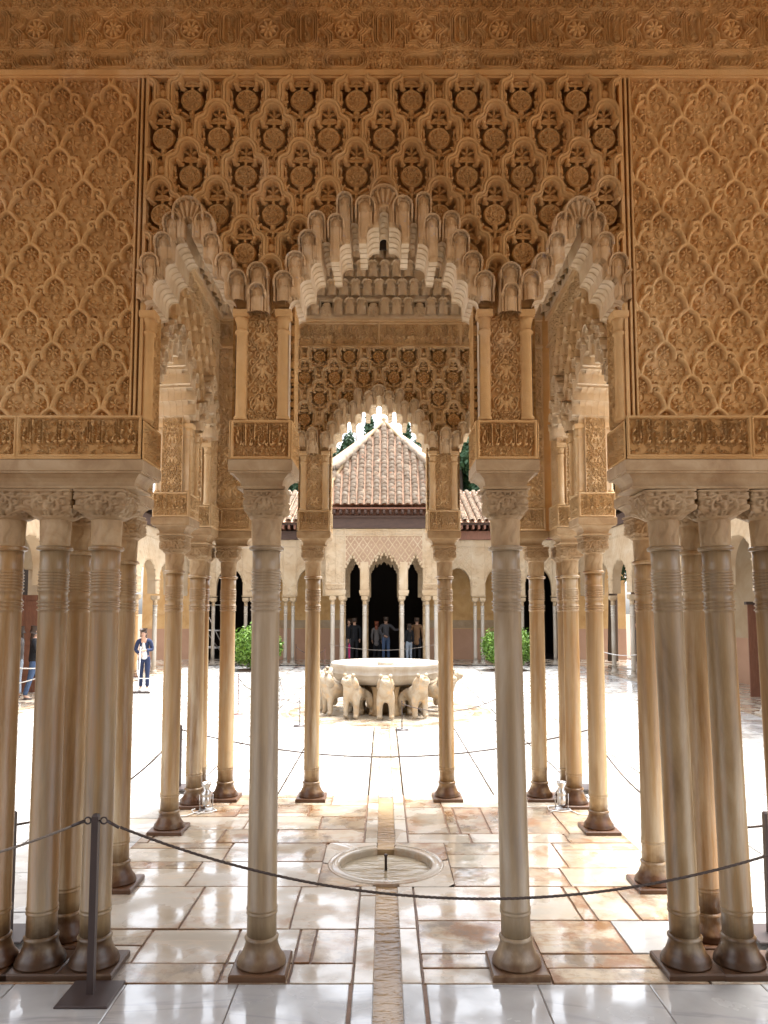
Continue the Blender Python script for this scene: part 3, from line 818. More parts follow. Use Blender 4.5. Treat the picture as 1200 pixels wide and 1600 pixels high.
# ------------------------------------------------------------------ one wall of the pavilion: three stalactite arches
L_IN = 1.395          # half width of the field with the three arches
_wc = {}
def sharedm(key, fn):
    if key not in _wc: _wc[key] = fn()
    return _wc[key]
def strip(us, z0, z1, y0, y1, name):
    """vertical ribbon between two height functions / depths sampled at us"""
    n = len(us); V = np.concatenate([np.stack([us, np.full(n, y0), z0], 1), np.stack([us, np.full(n, y1), z1], 1)])
    i = np.arange(n - 1); F = np.stack([i, i + 1, n + i + 1, n + i], 1)
    return npmesh(name, V, F, False)
def arcade(loc, rz, label, top, half, front=False, group="carved walls of the near pavilion"):
    root = empty("arcade_wall", loc, rz, label=label, cat="wall", group=group)
    PL, PG = (M['plaster'], M['plaster_grey']) if front else (M['plaster_lit'], M['plaster_pale'])  # inner walls get paler plasters, their brightness put into the colour
    L = half
    zt = 6.02 if front else 6.3
    # back leaf with the three openings
    def leaf():
        us = np.concatenate([[-L, -L_IN - .001], np.arange(-L_IN, L_IN + .001, .006), [L_IN + .001, L]]); ot = opening_top(us)
        return curtain("back_leaf", us, np.where(ot > 0, ot, 3.06), zt, .20, .30)
    obj("back_leaf", sharedm(('leaf', L, zt), leaf), PL, root)
    # reveal and soffit of each opening, and the plate that carries the stalactites
    def soff():
        mb = MB()
        for c, A in OPEN:
            h = A['half']; us = np.linspace(-h, h, int(h * 2 / .004)); z = A['top'](us)
            P = [(c - h, 3.07)] + [(c + a, b) for a, b in zip(us, z)] + [(c + h, 3.07)]
            n = len(P); V = []
            stg = [(.0, 0, 0)] + [q_ for k_ in range(5) for q_ in ((.006 + .058 * k_, .003 * k_, .002 * k_), (.050 + .058 * k_, .003 * k_, .002 * k_), (.053 + .058 * k_, .003 * k_ + .005, .002 * k_ + .003), (.060 + .058 * k_, .003 * k_ + .005, .002 * k_ + .003))] + [(.305, 0, 0)]
            for y, dz, du in stg: V += [(c + (x - c) * (1 - du / h), y, max(zz - (dz if zz > 3.08 else 0), 3.07)) for x, zz in P]
            mb.add(V, [(k * n + i, k * n + i + 1, (k + 1) * n + i + 1, (k + 1) * n + i) for k in range(len(stg) - 1) for i in range(n - 1)])
        return mb.mesh("soffit")
    obj("soffit", sharedm('soff', soff), M['plaster_pale'], root)  # pale stucco: light on the undersides put into the colour
    def plate():
        us = np.arange(-L_IN, L_IN + .001, .004)
        lo = np.where(opening_top(us) > 0, opening_top(us), 3.76); hi = ring_top(us) + .03
        n = len(us)
        V = np.concatenate([np.stack([us, np.full(n, y), z], 1) for y, z in ((.012, lo), (.012, hi), (.05, hi))])
        i = np.arange(n - 1)
        F = np.concatenate([np.stack([i, i + 1, n + i + 1, n + i], 1), np.stack([n + i, n + i + 1, 2 * n + i + 1, 2 * n + i], 1)])
        return npmesh("arch_plate", V, F, False)
    obj("arch_plate", sharedm('plate', plate), PL, root)
    # pierced net of hoods
    j = 0; z_ap = 5.02
    rows = range(-1, 6)
    fulls = [sharedm(('ptile', q), lambda: relief("pierced_tile", -PW / 2, PW / 2, -PH, 0, lambda X, Z: pierced(X + .0016 * np.sin(Z * (31 + 9 * q) + q * 2) * (np.abs(X) < PW * .44), Z + .0016 * np.sin(X * (27 + 7 * q) + q) * (np.abs(X) < PW * .42) * (Z > -PH * .9) * (Z < -PH * .1)), .0036)) for q in range(3)]
    for j in rows:
        za = z_ap - j * PH; off = (PW / 2 if j % 2 else 0)
        for i in range(-6, 7):
            uc = i * PW + off
            if uc - PW / 2 >= L_IN or uc + PW / 2 <= -L_IN: continue
            z1, z0 = za, za - PH
            if z0 >= top: continue
            uu = np.linspace(uc - PW / 2, uc + PW / 2, 40); rt = ring_top(np.clip(uu, -L_IN, L_IN))
            if rt.min() >= z1: continue
            ok = rt.max() <= z0 and z1 <= top + 1e-6 and uc - PW / 2 >= -L_IN and uc + PW / 2 <= L_IN
            if ok: me = fulls[random.randrange(3)]
            else:
                keep = lambda X, Z: (Z + za > ring_top(X + uc)) & (np.abs(X + uc) < L_IN) & (Z + za < top)
                me = sharedm(('pt', i, j, top), lambda: relief("pierced_tile_cut", -PW / 2, PW / 2, -PH, 0, lambda X, Z: pierced(X, Z), .0040, keep=keep))
                if me is None: continue
            yy = random.uniform(-.003, .003)
            obj("pierced_panel", me, PL, root, (uc, yy, za))
            zc_ = za - 62 * PW / 92
            if abs(uc) < L_IN - .06 and zc_ + .02 < top and zc_ - .065 > float(ring_top(np.array([uc]))[0]) - .03:
                md = sharedm('medal', lambda: relief("medallion", -.066, .066, -.066, .066, lambda X, Z: np.where(np.hypot(X, Z) < .0645, -.004 + .014 * dome(np.abs(np.hypot(X, Z) - .058), .006) + .014 * dome(np.abs(np.hypot(X, Z) - .025), .005)
                    + .013 * (np.abs(np.sin(4 * np.arctan2(Z, X) + 45 * np.hypot(X, Z))) < .42) * (np.hypot(X, Z) < .052) * (np.hypot(X, Z) > .026) + .013 * floret(X, Z, 0, 0, .021, 6), HOLE), .0034, back=-.0))
                obj("medallion", md, M['medallion'], root, (uc, yy + .030, zc_), (0, random.uniform(0, 6), 0))
    # stalactite cells along the arches
    for k, (c, ctop, w, pr, sg) in enumerate(CELLS):
        def mk():
            us = np.linspace(c - w / 2, c + w / 2, 24); t = opening_top(np.clip(us, -L_IN, L_IN)); low = float(t.max()) if t.max() > 0 else 3.70
            low0 = float(np.where(t > 0, t, 9).min()); low0 = 3.70 if low0 > 8 else low0
            h = ctop - min(low0, ctop - .08)
            fan = w > .16
            fn = cell_h(w, h, pr, fan)
            keep = lambda X, Z: ((Z + ctop) > opening_top(X + c)) & (np.abs(X + c) < L_IN + .02)
            return relief("stalactite_cell", -w / 2 - .004, w / 2 + .004, -h, .004, fn, .0042, back=.0, keep=keep)
        me = sharedm(('cell', k), mk)
        if me: obj("stalactite_cell", me, PG, root, (c, 0, ctop))
    # piers
    def colonnette():
        mb = MB(); r = .031
        mb.lathe([(r * 1.25, 0), (r * 1.3, .015), (r, .03), (r * .97, .50), (r * 1.25, .508), (r * 1.25, .52), (r, .53)], 14)
        mb.lathe([(r * .95, .53), (r * 1.05, .57), (r * 1.35, .60)], 14); mb.rect([(0, .60), (.006, .606), (.006, .64), (-.004, .645)], .040, .040)
        return mb.mesh("colonnette")
    for sg in (-1, 1):
        c = sg * .702
        obj("pier_core", sharedm('pc', lambda: MB().box(-.154, .154, .03, .205, 3.06, 3.80).mesh("pier_core")), PL, root, (c, 0, 0))
        obj("pier_panel", sharedm('pp', lambda: relief("pier_panel", -.092, .092, 3.09, 3.92, arab_h(-.092, .092, 3.09, 3.92, 21, R=.028, w=.0046, border=.004, depth=.02), .0036,
            keep=lambda X, Z: Z < 3.92 - np.abs(X) * 1.1 - .02)), PL, root, (c, .008, 0))
        for q in (-1, 1):
            obj("colonnette", sharedm('cn', colonnette), PL, root, (c + q * .121, .012, 3.09))
            obj("colonnette", sharedm('cn', colonnette), PL, root, (c + q * .130, .285, 3.09))
            obj("side_panel", sharedm('jp2', lambda: relief("side_panel", -.095, .095, 3.09, 3.80, arab_h(-.095, .095, 3.09, 3.80, 43, R=.024, w=.0045, border=.006), .0042)), PL, root, (c + q * .182, .150, 0), (0, 0, q * PI / 2))
        obj("inscription_block", sharedm('ib', lambda: MB().box(-.158, .158, .006, .318, 2.862, 3.088).mesh("inscription_block")), PL, root, (c, 0, 0))
        obj("inscription", sharedm('ibr', lambda: relief("inscription", -.172, .172, 2.862, 3.088, inscr_h(-.172, .172, 2.862, 3.088, 31, 1, .017), .003)), PL, root, (c, -.020, 0))
        for q in (-1, 1):
            obj("side_inscription", sharedm('ibs', lambda: relief("side_inscription", -.167, .167, 2.862, 3.088, inscr_h(-.167, .167, 2.862, 3.088, 33, 1, .017), .0045)), PL, root,
                (c + q * .184, .155, 0), (0, 0, q * PI / 2))
        obj("cornice", sharedm('co', lambda: MB().rect([(-.014, 2.696), (.0, 2.697), (.004, 2.704), (.0, 2.712), (-.016, 2.714), (-.016, 2.722), (-.013, 2.738), (-.002, 2.758), (.018, 2.776), (.024, 2.780), (.040, 2.782), (.040, 2.792), (.047, 2.796), (.047, 2.856), (.03, 2.862)], .135, .130).mesh("cornice")), M['capital'], root, (c, .155, 0))
    # outer piers
    wdt = L - L_IN; cu = (L + L_IN) / 2
    for sg in (-1, 1):
        obj("outer_pier", sharedm(('op', wdt), lambda: MB().box(-wdt / 2, wdt / 2, .035, .205, 3.06, zt).mesh("outer_pier")), PL, root, (sg * cu, 0, 0))
        obj("colonnette", sharedm('cn', colonnette), PL, root, (sg * (L_IN - .028), .03, 3.09))
        x0, x1 = -wdt / 2 - .02, wdt / 2
        obj("band_block", sharedm(('bb', wdt), lambda: MB().box(-wdt / 2 + .004, wdt / 2, .004, .318, 2.862, 3.088).mesh("band_block")), PL, root, (sg * cu, 0, 0), sc=(sg, 1, 1))
        nt = max(1, int(round(wdt / .62)))
        for k in range(nt):
            a = L_IN - .015 + (wdt + .015) * k / nt; b = L_IN - .015 + (wdt + .015) * (k + 1) / nt; w2 = (b - a) / 2
            obj("inscription_band", sharedm(('bbr', round(w2, 3)), lambda: relief("inscription_band", -w2, w2, 2.862, 3.112, inscr_h(-w2, w2, 2.872, 3.112, 35, 2 if w2 > .25 else 1, .018), .0036)), PL, root,
                (sg * (a + b) / 2, -.024, 0))
        obj("side_inscription", _wc['ibs'], PL, root, (sg * (L_IN - .030), .155, 0), (0, 0, -sg * PI / 2))
        obj("cornice", sharedm(('co', wdt), lambda: MB().rect([(-.014, 2.696), (.0, 2.697), (.004, 2.704), (.0, 2.712), (-.016, 2.714), (-.016, 2.722), (-.013, 2.738), (-.002, 2.758), (.018, 2.776), (.024, 2.780), (.040, 2.782), (.040, 2.792), (.047, 2.796), (.047, 2.856), (.03, 2.862)],
            wdt / 2 - .02, .130).mesh("cornice")), M['capital'], root, (sg * cu, .155, 0))
        obj("jamb_panel", sharedm('jp', lambda: relief("jamb_panel", -.085, .085, 3.09, 3.80, arab_h(-.085, .085, 3.09, 3.80, 41, R=.02, w=.004, border=.008), .0045)), PL, root,
            (sg * (L_IN - .030), .170, 0), (0, 0, -sg * PI / 2))
        if front:
            # plain mouldings at the edge, then the carved net
            for kx, ww in ((1.400, .018), (1.430, .012), (1.455, .010)):
                obj("edge_moulding", sharedm(('em', ww), lambda: MB().box(-ww / 2, ww / 2, -.006, .04, 3.113, 5.17, 0).mesh("edge_moulding")), PL, root, (sg * kx, 0, 0))
            nc = int(math.ceil((L - 1.462) / SW))
            for i in range(nc):
                for r_ in range(5):
                    obj("sebka_panel", T_SEBKAS[random.randrange(5)], PL, root, (sg * (1.462 + i * SW), 0, 5.165 - r_ * SHH), sc=(sg, 1, 1))
                me = sharedm('sebp', lambda: relief("sebka_part", 0, SW, -(2.05 - 5 * SHH), 0, sebk, .0036))
                obj("sebka_panel", me, PL, root, (sg * (1.462 + i * SW), 0, 5.165 - 5 * SHH), sc=(sg, 1, 1))
            obj("field_border", sharedm(('fb', L), lambda: MB().box(0, L, -.012, .04, 5.168, 5.20, 0).box(0, L, -.004, .04, 5.155, 5.1675).mesh("field_border")), PL, root, sc=(sg, 1, 1))
            obj("field_footing", sharedm(('ff', L), lambda: MB().box(L_IN, L, -.004, .04, 3.100, 3.116).mesh("field_footing")), PL, root, sc=(sg, 1, 1))
        else:
            obj("pier_strip", sharedm(('ps', wdt), lambda: relief("pier_strip", L_IN + .06, L, 3.12, 4.88, arab_h(L_IN + .06, L, 3.12, 4.88, 47, R=.03, w=.0055, border=.014, depth=.02), .006)), PL, root, sc=(sg, 1, 1), loc=(0, .012, 0))
    if front:
        nf = int(math.ceil(L / .462))
        for i in range(-nf, nf):
            obj("frieze_panel", T_FRIEZES[random.randrange(3)], PL, root, (.231 + i * .462, 0, 5.20))
    else:
        # lettered band under the stalactite cornice
        nb = 4
        for k in range(nb):
            w2 = L / nb
            obj("inscription_band", sharedm(('ub', round(w2, 3)), lambda: relief("inscription_band", -w2, w2, 4.905, 5.19, inscr_h(-w2, w2, 4.915, 5.18, 51, 2, .018), .006)), PL, root, (-L + w2 * (2 * k + 1), 0, 0))
        obj("band_moulding", sharedm(('bm', L), lambda: MB().box(-L, L, -.02, .04, 4.885, 4.905).box(-L, L, -.025, .04, 5.19, 5.21).mesh("band_moulding")), PL, root)
        w = .128
        obj("niche_shade", sharedm('nv', lambda: prism("niche_shade", [(-.05, 0)] + [(.05 * math.cos(a), .13 + .05 * math.sin(a)) for a in np.linspace(PI, 0, 12)] + [(.05, 0)], 0, .02)), M['dark'], root, (.03, -.335, 5.84))  # solid dark plate: the shade inside the niche as colour
        obj("niche_frame", sharedm('nf', lambda: relief("niche_frame", -.085, .085, 0, .225, lambda X, Z: np.where(((np.where(Z > .13, np.hypot(X, Z - .13), np.abs(X))) < .082) & ((np.where(Z > .13, np.hypot(X, Z - .13), np.abs(X))) > .047), .03, HOLE), .005, back=.05)), PG, root, (.03, -.32, 5.84))
        cell = sharedm('ucell', lambda: relief("cornice_cell", -w / 2 - .004, w / 2 + .004, -.187, .004, cell_h(w, .187, .012, False), .0075, back=0))
        lat = sharedm('ulat', lambda: relief("lattice_window", -.05, .05, 0, .17, lambda X, Z: np.where((arabesque(X, Z, -.05, .05, 0, .17, 3, R=.022, w=.006, dens=2) > .15) | (np.abs(X) > .043) | (Z < .008), 0, HOLE), .006,
            keep=lambda X, Z: np.where(Z > .12, np.hypot(X, Z - .12) < .05, True)))
        for t_ in range(5):
            n = int(2 * L / w); s0 = -n * w / 2 + (w / 2 if t_ % 2 == 0 else 0); y_ = -.015 - .055 * t_
            for i in range(n):
                u_ = s0 + i * w + (0 if t_ % 2 else 0)
                if t_ == 0 and i % 4 == 1:
                    obj("lattice_window", lat, PG, root, (u_, y_ - .02, 5.225)); obj("lattice_shade", sharedm('uv', lambda: MB().box(-.05, .05, 0, .01, 0, .16).mesh("lattice_shade")), M['dark'], root, (u_, y_ - .008, 5.225)); continue  # dark backing plate stands in for the shade behind the lattice
                if t_ == 2 and i % 7 == 3: continue
                obj("cornice_cell", cell, PG, root, (u_, y_, 5.43 + .185 * t_))
            obj("cornice_tier", sharedm(('ct', L, t_), lambda: MB().box(-L, L, y_ - .012, .2, 5.21 + .185 * t_, 5.335 + .185 * t_).mesh("cornice_tier")), PG, root)
    return root

FY = 4.155                      # near face of the near wall
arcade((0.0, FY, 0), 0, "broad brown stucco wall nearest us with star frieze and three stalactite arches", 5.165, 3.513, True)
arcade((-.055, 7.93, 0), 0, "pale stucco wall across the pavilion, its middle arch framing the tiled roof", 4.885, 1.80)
obj("corner_post", MB().box(1.745, 1.86, 7.95, 8.22, 2.86, 6.3).mesh("corner_post"), M['plaster'], label="narrow plaster corner post where back and right walls of the pavilion meet", cat="wall")
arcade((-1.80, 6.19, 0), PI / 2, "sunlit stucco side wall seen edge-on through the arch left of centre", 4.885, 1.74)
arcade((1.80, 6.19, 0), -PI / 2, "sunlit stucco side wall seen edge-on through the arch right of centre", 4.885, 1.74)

# ------------------------------------------------------------------ columns of the near pavilion
MC = marble_column
gF, gS, gB = "columns along the near wall", "columns of the pavilion sides", "columns along the court side of the pavilion"
MC((-.688, 4.315, 0), "grey marble column left of the water channel, nearest row, standing alone", gF, 'marble_clean')
MC((.745, 4.315, 0), "grey marble column right of the water channel, nearest row, leaning slightly", gF, 'marble_clean', lean=-.014)
for x, m, lb in ((-1.63, 'marble', "near column at left, directly behind the rope post, streaked brown"),
                 (-1.932, 'marble', "thick amber near column with a chipped neck, second from the left edge"),
                 (-2.20, 'marble_amber', "dark amber near column cut by the left edge of the photo")):
    MC((x, 4.325, 0), lb, gF, m, wide=True)
for x, m, lb in ((1.70, 'marble', "grey near column at right, first of the right cluster, streaked brown"),
                 (2.00, 'marble', "grey near column at right with dark diagonal veins, second of the right cluster"),
                 (2.30, 'marble', "near column cut by the right edge of the photo")):
    MC((x, 4.325, 0), lb, gF, m, wide=True, lean=-.022)
MC((-1.935, 4.66, 0), "amber column squeezed behind the two thick near columns at left", gS, 'marble_amber')
MC((1.965, 4.66, 0), "orange amber column squeezed between the two thick near columns at right", gS, 'marble_amber')
MC((-1.95, 5.56, 0), "cream column half hidden behind the left near cluster", gS, 'marble_amber')
MC((1.97, 5.56, 0), "cream column just left of the right near cluster, base green with algae", gS, 'marble_amber')
MC((-1.965, 6.93, 0), "left side column standing on the slab edge, nearest the woman with the squeegee", gS, 'marble_amber')
MC((1.965, 6.93, 0), "right side column with a long diagonal vein, on the slab edge", gS, 'marble_amber')
MC((-1.965, 7.80, 0), "amber column in the far left corner group, beside the floodlight", gS, 'marble_amber')
MC((1.965, 7.80, 0), "amber column in the far right corner group, beside the floodlight", gS, 'marble_amber')
MC((-1.70, 8.08, 0), "orange stained column in the far left corner group, innermost", gB, 'marble_amber')
MC((1.665, 8.08, 0), "orange stained column in the far right corner group, innermost", gB, 'marble_amber')
MC((-1.99, 8.09, 0), "slim amber corner column hidden behind the far left group", gB, 'marble_amber')
MC((1.97, 8.09, 0), "slim amber corner column hidden behind the far right group", gB, 'marble_amber')
MC((-.775, 8.08, 0), "orange stained column left of the fountain, court side of the pavilion", gB, 'marble_amber')
MC((.675, 8.08, 0), "orange stained column right of the fountain, court side of the pavilion", gB, 'marble_amber', lean=-.005)

# ------------------------------------------------------------------ roofs and inner walls that shade gallery and pavilion; gallery cut short to let sky light in
def box_struct(name, x0, x1, y0, y1, z0, z1, mat):
    return obj(name, MB().box(x0, x1, y0, y1, z0, z1).mesh(name), mat, kind='structure')
box_struct("gallery_ceiling", -5.2, 5.2, -2.2, 4.46, 6.025, 6.2, M['ceiling'])  # unseen; cut short to let sky light in
box_struct("unseen_gallery_back_wall", -5.2, 5.2, -2.4, -2.2, -.05, 6.02, M['plaster_far'])
box_struct("pavilion_ceiling", -2.3, 2.3, 4.46, 8.4, 6.31, 6.5, M['ceiling'])
for sx in (-1, 1):
    wl_ = obj("unseen_gallery_wall", MB().box(min(sx * 3.52, sx * 5.2), max(sx * 3.52, sx * 5.2), 4.16, 4.44, 5.0, 6.02).mesh("unseen_gallery_wall"), M['plaster'],
        label="unseen plain upper gallery wall beyond the %s edge of the near carved wall" % ('left' if sx < 0 else 'right'), cat="wall")  # unseen; its opening raised to let more sky light onto the near wall

# ------------------------------------------------------------------ floors
_th = R(4.5); _cy = 955 - 1155 * math.tan(_th)
def Yg(y, z=0.0):
    """distance at which the photo's row y meets the floor (1200 x 1600 measure)"""
    v = (_cy - y) / 1155
    return (z - 2.0) / (math.sin(_th) + v * math.cos(_th)) * (math.cos(_th) - v * math.sin(_th))
obj("ground", MB().box(-300, 300, -60, 500, -.6, -.09).mesh("ground"), M['soil'], kind='structure')
CX = .02; CW = .074                                    # water channel axis and half width
def slab_mesh(w, d, t=.03, ch=.004): return sharedm(('sl', round(w, 3), round(d, 3), t), lambda: MB().box(-w / 2, w / 2, -d / 2, d / 2, -t, 0, ch).mesh("marble_slab"))
def slab(x0, x1, y0, y1, z, mat, parent, gap=.008, tilt=.0012, dz=.0015):
    w, d = x1 - x0 - gap, y1 - y0 - gap
    if w < .02 or d < .02: return None
    if parent is pf:
        q = [random.uniform(0, .007) for _ in range(24)]; P = []
        cs = [(-w / 2, -d / 2, 1, 1), (w / 2, -d / 2, -1, 1), (w / 2, d / 2, -1, -1), (-w / 2, d / 2, 1, -1)]
        for k in range(4):
            ax, ay, ix, iy = cs[k]; bx_, by_, _, _ = cs[(k + 1) % 4]
            P.append((ax + ix * q[k * 2], ay + iy * q[k * 2 + 1]))
            for m_ in (.27, .5, .76):
                P.append((ax + (bx_ - ax) * m_ + (ix * q[8 + k] * .6 if k in (1, 3) else 0) * (1 if k == 3 else -1) * (1 if k == 3 else 1) * (1 if ix > 0 else 1) * 0 + (0 if k % 2 == 0 else (-1 if k == 1 else 1) * q[8 + k + int(m_ * 4)] * .8),
                          ay + (by_ - ay) * m_ + ((1 if k == 0 else -1) * q[8 + k + int(m_ * 4)] * .8 if k % 2 == 0 else 0)))
        n_ = len(P)
        me_ = MB().add([(x, y, -.03) for x, y in P] + [(x, y, -.003) for x, y in P] + [(x * (1 - .006 / w), y * (1 - .006 / d), 0) for x, y in P],
            [tuple(2 * n_ + i for i in range(n_))] + [(i, (i + 1) % n_, n_ + (i + 1) % n_, n_ + i) for i in range(n_)] + [(n_ + i, n_ + (i + 1) % n_, 2 * n_ + (i + 1) % n_, 2 * n_ + i) for i in range(n_)]).mesh("marble_slab")
    else: me_ = slab_mesh(w, d)
    o = obj("marble_slab", me_, None, parent, ((x0 + x1) / 2, (y0 + y1) / 2, z + random.uniform(-dz, dz)), (random.uniform(-tilt, tilt), random.uniform(-tilt, tilt), 0))
    if len(o.data.materials) == 0: o.data.materials.append(mat)
    o.material_slots[0].link = 'OBJECT'; o.material_slots[0].material = mat
    return o
pf = None
# gallery floor in front of the threshold
gf = obj("gallery_floor", MB().box(-9, CX - CW - .11, -2.2, 4.15, -.09, -.008).box(CX + CW + .11, 9, -2.2, 4.15, -.09, -.008).mesh("gallery_floor"), M['grout'], kind='structure')
YT = 4.148
xsl = [CX - CW - .112 - .02 - k * .60 for k in range(0, 8)]; xsr = [CX + CW + .112 + .02 + k * .60 for k in range(0, 8)]
yrows = [YT, 3.30, 2.45, 1.6, .7, -.3, -1.2, -2.2]
for r_ in range(len(yrows) - 1):
    for xs_, s_ in ((xsl, -1), (xsr, 1)):
        for k in range(len(xs_) - 1):
            a, b = sorted((xs_[k], xs_[k + 1])); sh = .13 * (r_ % 2) if k else 0
            if r_ % 2 and k: a += .1 * s_; 
            if r_ % 2 and k < len(xs_) - 2: b += .1 * s_ if s_ > 0 else 0
            a, b = sorted((xs_[k], xs_[k + 1]))
            slab(a, b, yrows[r_ + 1], yrows[r_], 0, M['slab_gallery'], gf, gap=.0035)
# pavilion floor, old stained marble
bx = .50; by0, by1 = 5.56, 6.58; BC = (.015, 6.07)
pfm = MB()
for a, b in ((-2.16, CX - CW - .115), (CX + CW + .115, 2.16)):
    pfm.box(a, b, 4.15, by0, -.09, -.010).box(a, b, by1, 8.27, -.09, -.010)
pfm.box(-2.16, BC[0] - bx, by0, by1, -.09, -.010).box(BC[0] + bx, 2.16, by0, by1, -.09, -.010)
pf = obj("pavilion_floor", pfm.mesh("pavilion_floor"), M['grout'], kind='structure')
rs = random.Random(4)
def pav_rows(x0, x1, ys, first):
    for q in range(len(ys) - 1):
        y0, y1 = ys[q], ys[q + 1]
        xs_ = [x0]
        while xs_[-1] < x1 - .01:
            st = rs.choice((.38, .55, .70, .85, 1.05))
            nx_ = xs_[-1] + st
            if x1 - nx_ < .22: nx_ = x1
            xs_.append(min(nx_, x1))
        for a, b in zip(xs_[:-1], xs_[1:]):
            m = M[rs.choice(('slab_old', 'slab_cream', 'slab_cream', 'slab_old', 'slab_gallery' if a > 0 and y0 < 5.3 else 'slab_cream'))]
            if rs.random() < .25 and b - a > .5 and y1 - y0 > .3:
                ym = y0 + (y1 - y0) * rs.choice((.3, .5, .7)); slab(a, b, y0, ym, 0, m, pf, .0075, .003, .002); slab(a, b, ym, y1, 0, M['slab_old'], pf, .0075, .003, .002)
            elif rs.random() < .2 and y1 - y0 > .3:
                slab(a, a + .1, y0, y1, 0, M['slab_old'], pf, .008, .003, .002); slab(a + .1, b, y0, y1, 0, m, pf, .0075, .003, .002)
            else: slab(a, b, y0, y1, 0, m, pf, .0075, .003, .002)
yl = [4.152, Yg(1505), Yg(1452), by0]; yl2 = [by1, Yg(1296), Yg(1276), Yg(1258), 8.26]
yr = [4.152, Yg(1490), Yg(1438), by0]; yr2 = [by1, Yg(1303), Yg(1262), 8.26]
el = CX - CW - .118; er = CX + CW + .118
pav_rows(-2.15, el, yl, 0); pav_rows(er, 2.15, yr, 1); pav_rows(-2.15, el, yl2, 0); pav_rows(er, 2.15, yr2, 1)
pav_rows(-2.15, BC[0] - bx, [by0, 6.1, by1], 0); pav_rows(BC[0] + bx, 2.15, [by0, 5.95, by1], 0)
# channel kerbs
def kerb_run(parent, y0, y1, z, mat, step=.62):
    y = y0; k = 0
    while y < y1 - .02:
        yn = min(y1, y + step * (.8 + .4 * rs.random()))
        for sg in (-1, 1):
            xa = CX + sg * (CW + .002); xb = CX + sg * (CW + .112)
            o = obj("kerb_stone", sharedm(('kb', round(yn - y, 3)), lambda: MB().box(-.0545, .0545, -(yn - y) / 2 + .003, (yn - y) / 2 - .003, -.085, 0, .005).mesh("kerb_stone")), None, parent, ((xa + xb) / 2, (y + yn) / 2, z + rs.uniform(0, .003)))
            if not o.data.materials: o.data.materials.append(mat)
        y = yn
kerb_run(gf, -2.2, YT, .0, M['slab_gallery']); kerb_run(pf, YT + .004, by0, .0, M['slab_cream']); kerb_run(pf, by1, 8.26, .0, M['slab_cream'])
water = obj("water", MB().box(CX - CW - .004, CX + CW + .004, -2.2, by0 + .12, -.08, -.022).box(CX - CW - .004, CX + CW + .004, by1 - .12, 8.27, -.08, -.018).mesh("water"), M['water'], kind='structure')
# round basin set in the floor
def ring_piece(a0, a1):
    V = []; F = []; n = 14
    for i in range(n + 1):
        a = a0 + (a1 - a0) * i / n; c, s = math.cos(a), math.sin(a)
        k = .46
        m = max(abs(c), abs(s)); sq = (bx + .006) / m - .006
        V += [(c * k, s * k, -.006), (c * sq, s * sq * 1.02, -.001), (c * k, s * k, -.09), (c * sq, s * sq * 1.02, -.09)]
    for i in range(n):
        b = i * 4; F += [(b, b + 1, b + 5, b + 4), (b, b + 4, b + 6, b + 2)]
    return MB().add(V, F).mesh("basin_surround")
for q, (a0, a1) in enumerate(((.17, PI / 2 - .16), (PI / 2 + .16, PI - .02), (PI + .02, 3 * PI / 2 - .20), (3 * PI / 2 + .20, 2 * PI + .13))):
    obj("basin_surround_slab", ring_piece(a0, a1), M['slab_cream'] if q % 2 else M['slab_old'], pf, (BC[0], BC[1], .0))
t = empty("floor_basin", (BC[0], BC[1], 0), label="round marble basin sunk in the pavilion floor with a small dark jet pipe", cat="basin")
prof = [(.362, -.085), (.364, -.022), (.368, -.008), (.378, -.001), (.385, .001), (.424, .001), (.429, -.005), (.436, -.005), (.440, .0015), (.456, .001), (.462, -.006), (.462, -.03)]
def basin_ring():
    mb = MB(); n = 96; V = []
    for r_, z in prof:
        for i in range(n): a = 2 * PI * i / n; V.append((r_ * math.cos(a), r_ * math.sin(a), z))
    F = []
    for j in range(len(prof) - 1):
        for i in range(n):
            a = 2 * PI * (i + .5) / n
            if abs(math.cos(a)) * .42 < CW and math.sin(a) > 0 and j < 11: continue
            i2 = (i + 1) % n; F.append((j * n + i, j * n + i2, (j + 1) * n + i2, (j + 1) * n + i))
    return MB().add(V, F, True).mesh("rim")
obj("rim", basin_ring(), M['slab_cream'], t)
obj("basin_water", MB().lathe([(.0, -.058), (.37, -.058)], 48, cap=False).mesh("basin_water"), M['water_pale'], t)
obj("basin_floor", MB().lathe([(.0, -.084), (.37, -.084)], 48, cap=False).mesh("basin_floor"), M['slab_cream'], t)
obj("jet_pipe", MB().lathe([(.011, -.06), (.011, .052), (.014, .054), (.014, .066), (.008, .068)], 16).mesh("jet_pipe"), M['iron'], t)
# court paving: big white marble slabs, the nearest ones single
ZC = -.045
cf = obj("court_floor", MB().box(-7.6, -2.162, 4.45, 30, -.088, ZC - .010).box(2.162, 7.6, 4.45, 30, -.088, ZC - .010).box(-2.162, CX - .19, 8.272, 30, -.088, ZC - .010).box(CX + .19, 2.162, 8.272, 30, -.088, ZC - .010).mesh("court_floor"), M['joint'], kind='structure')
far = MB()
def court_cols(x0, x1, n): return [x0 + (x1 - x0) * i / n for i in range(n + 1)]
cy_ = 8.275; r_ = 0
while cy_ < 28:
    yn = cy_ + .92
    for cols_ in (court_cols(-7.3, CX - .195, 7), court_cols(CX + .195, 7.3, 7)):
        for a, b in zip(cols_[:-1], cols_[1:]):
            if cy_ < 15: slab(a, b, cy_, yn, ZC, M['slab'], cf, .018, .0012, .001)
            else: far.box(a + .011, b - .011, cy_ + .013, yn - .013, ZC - .03, ZC, .003)
    cy_ = yn; r_ += 1
cy_ = 4.45
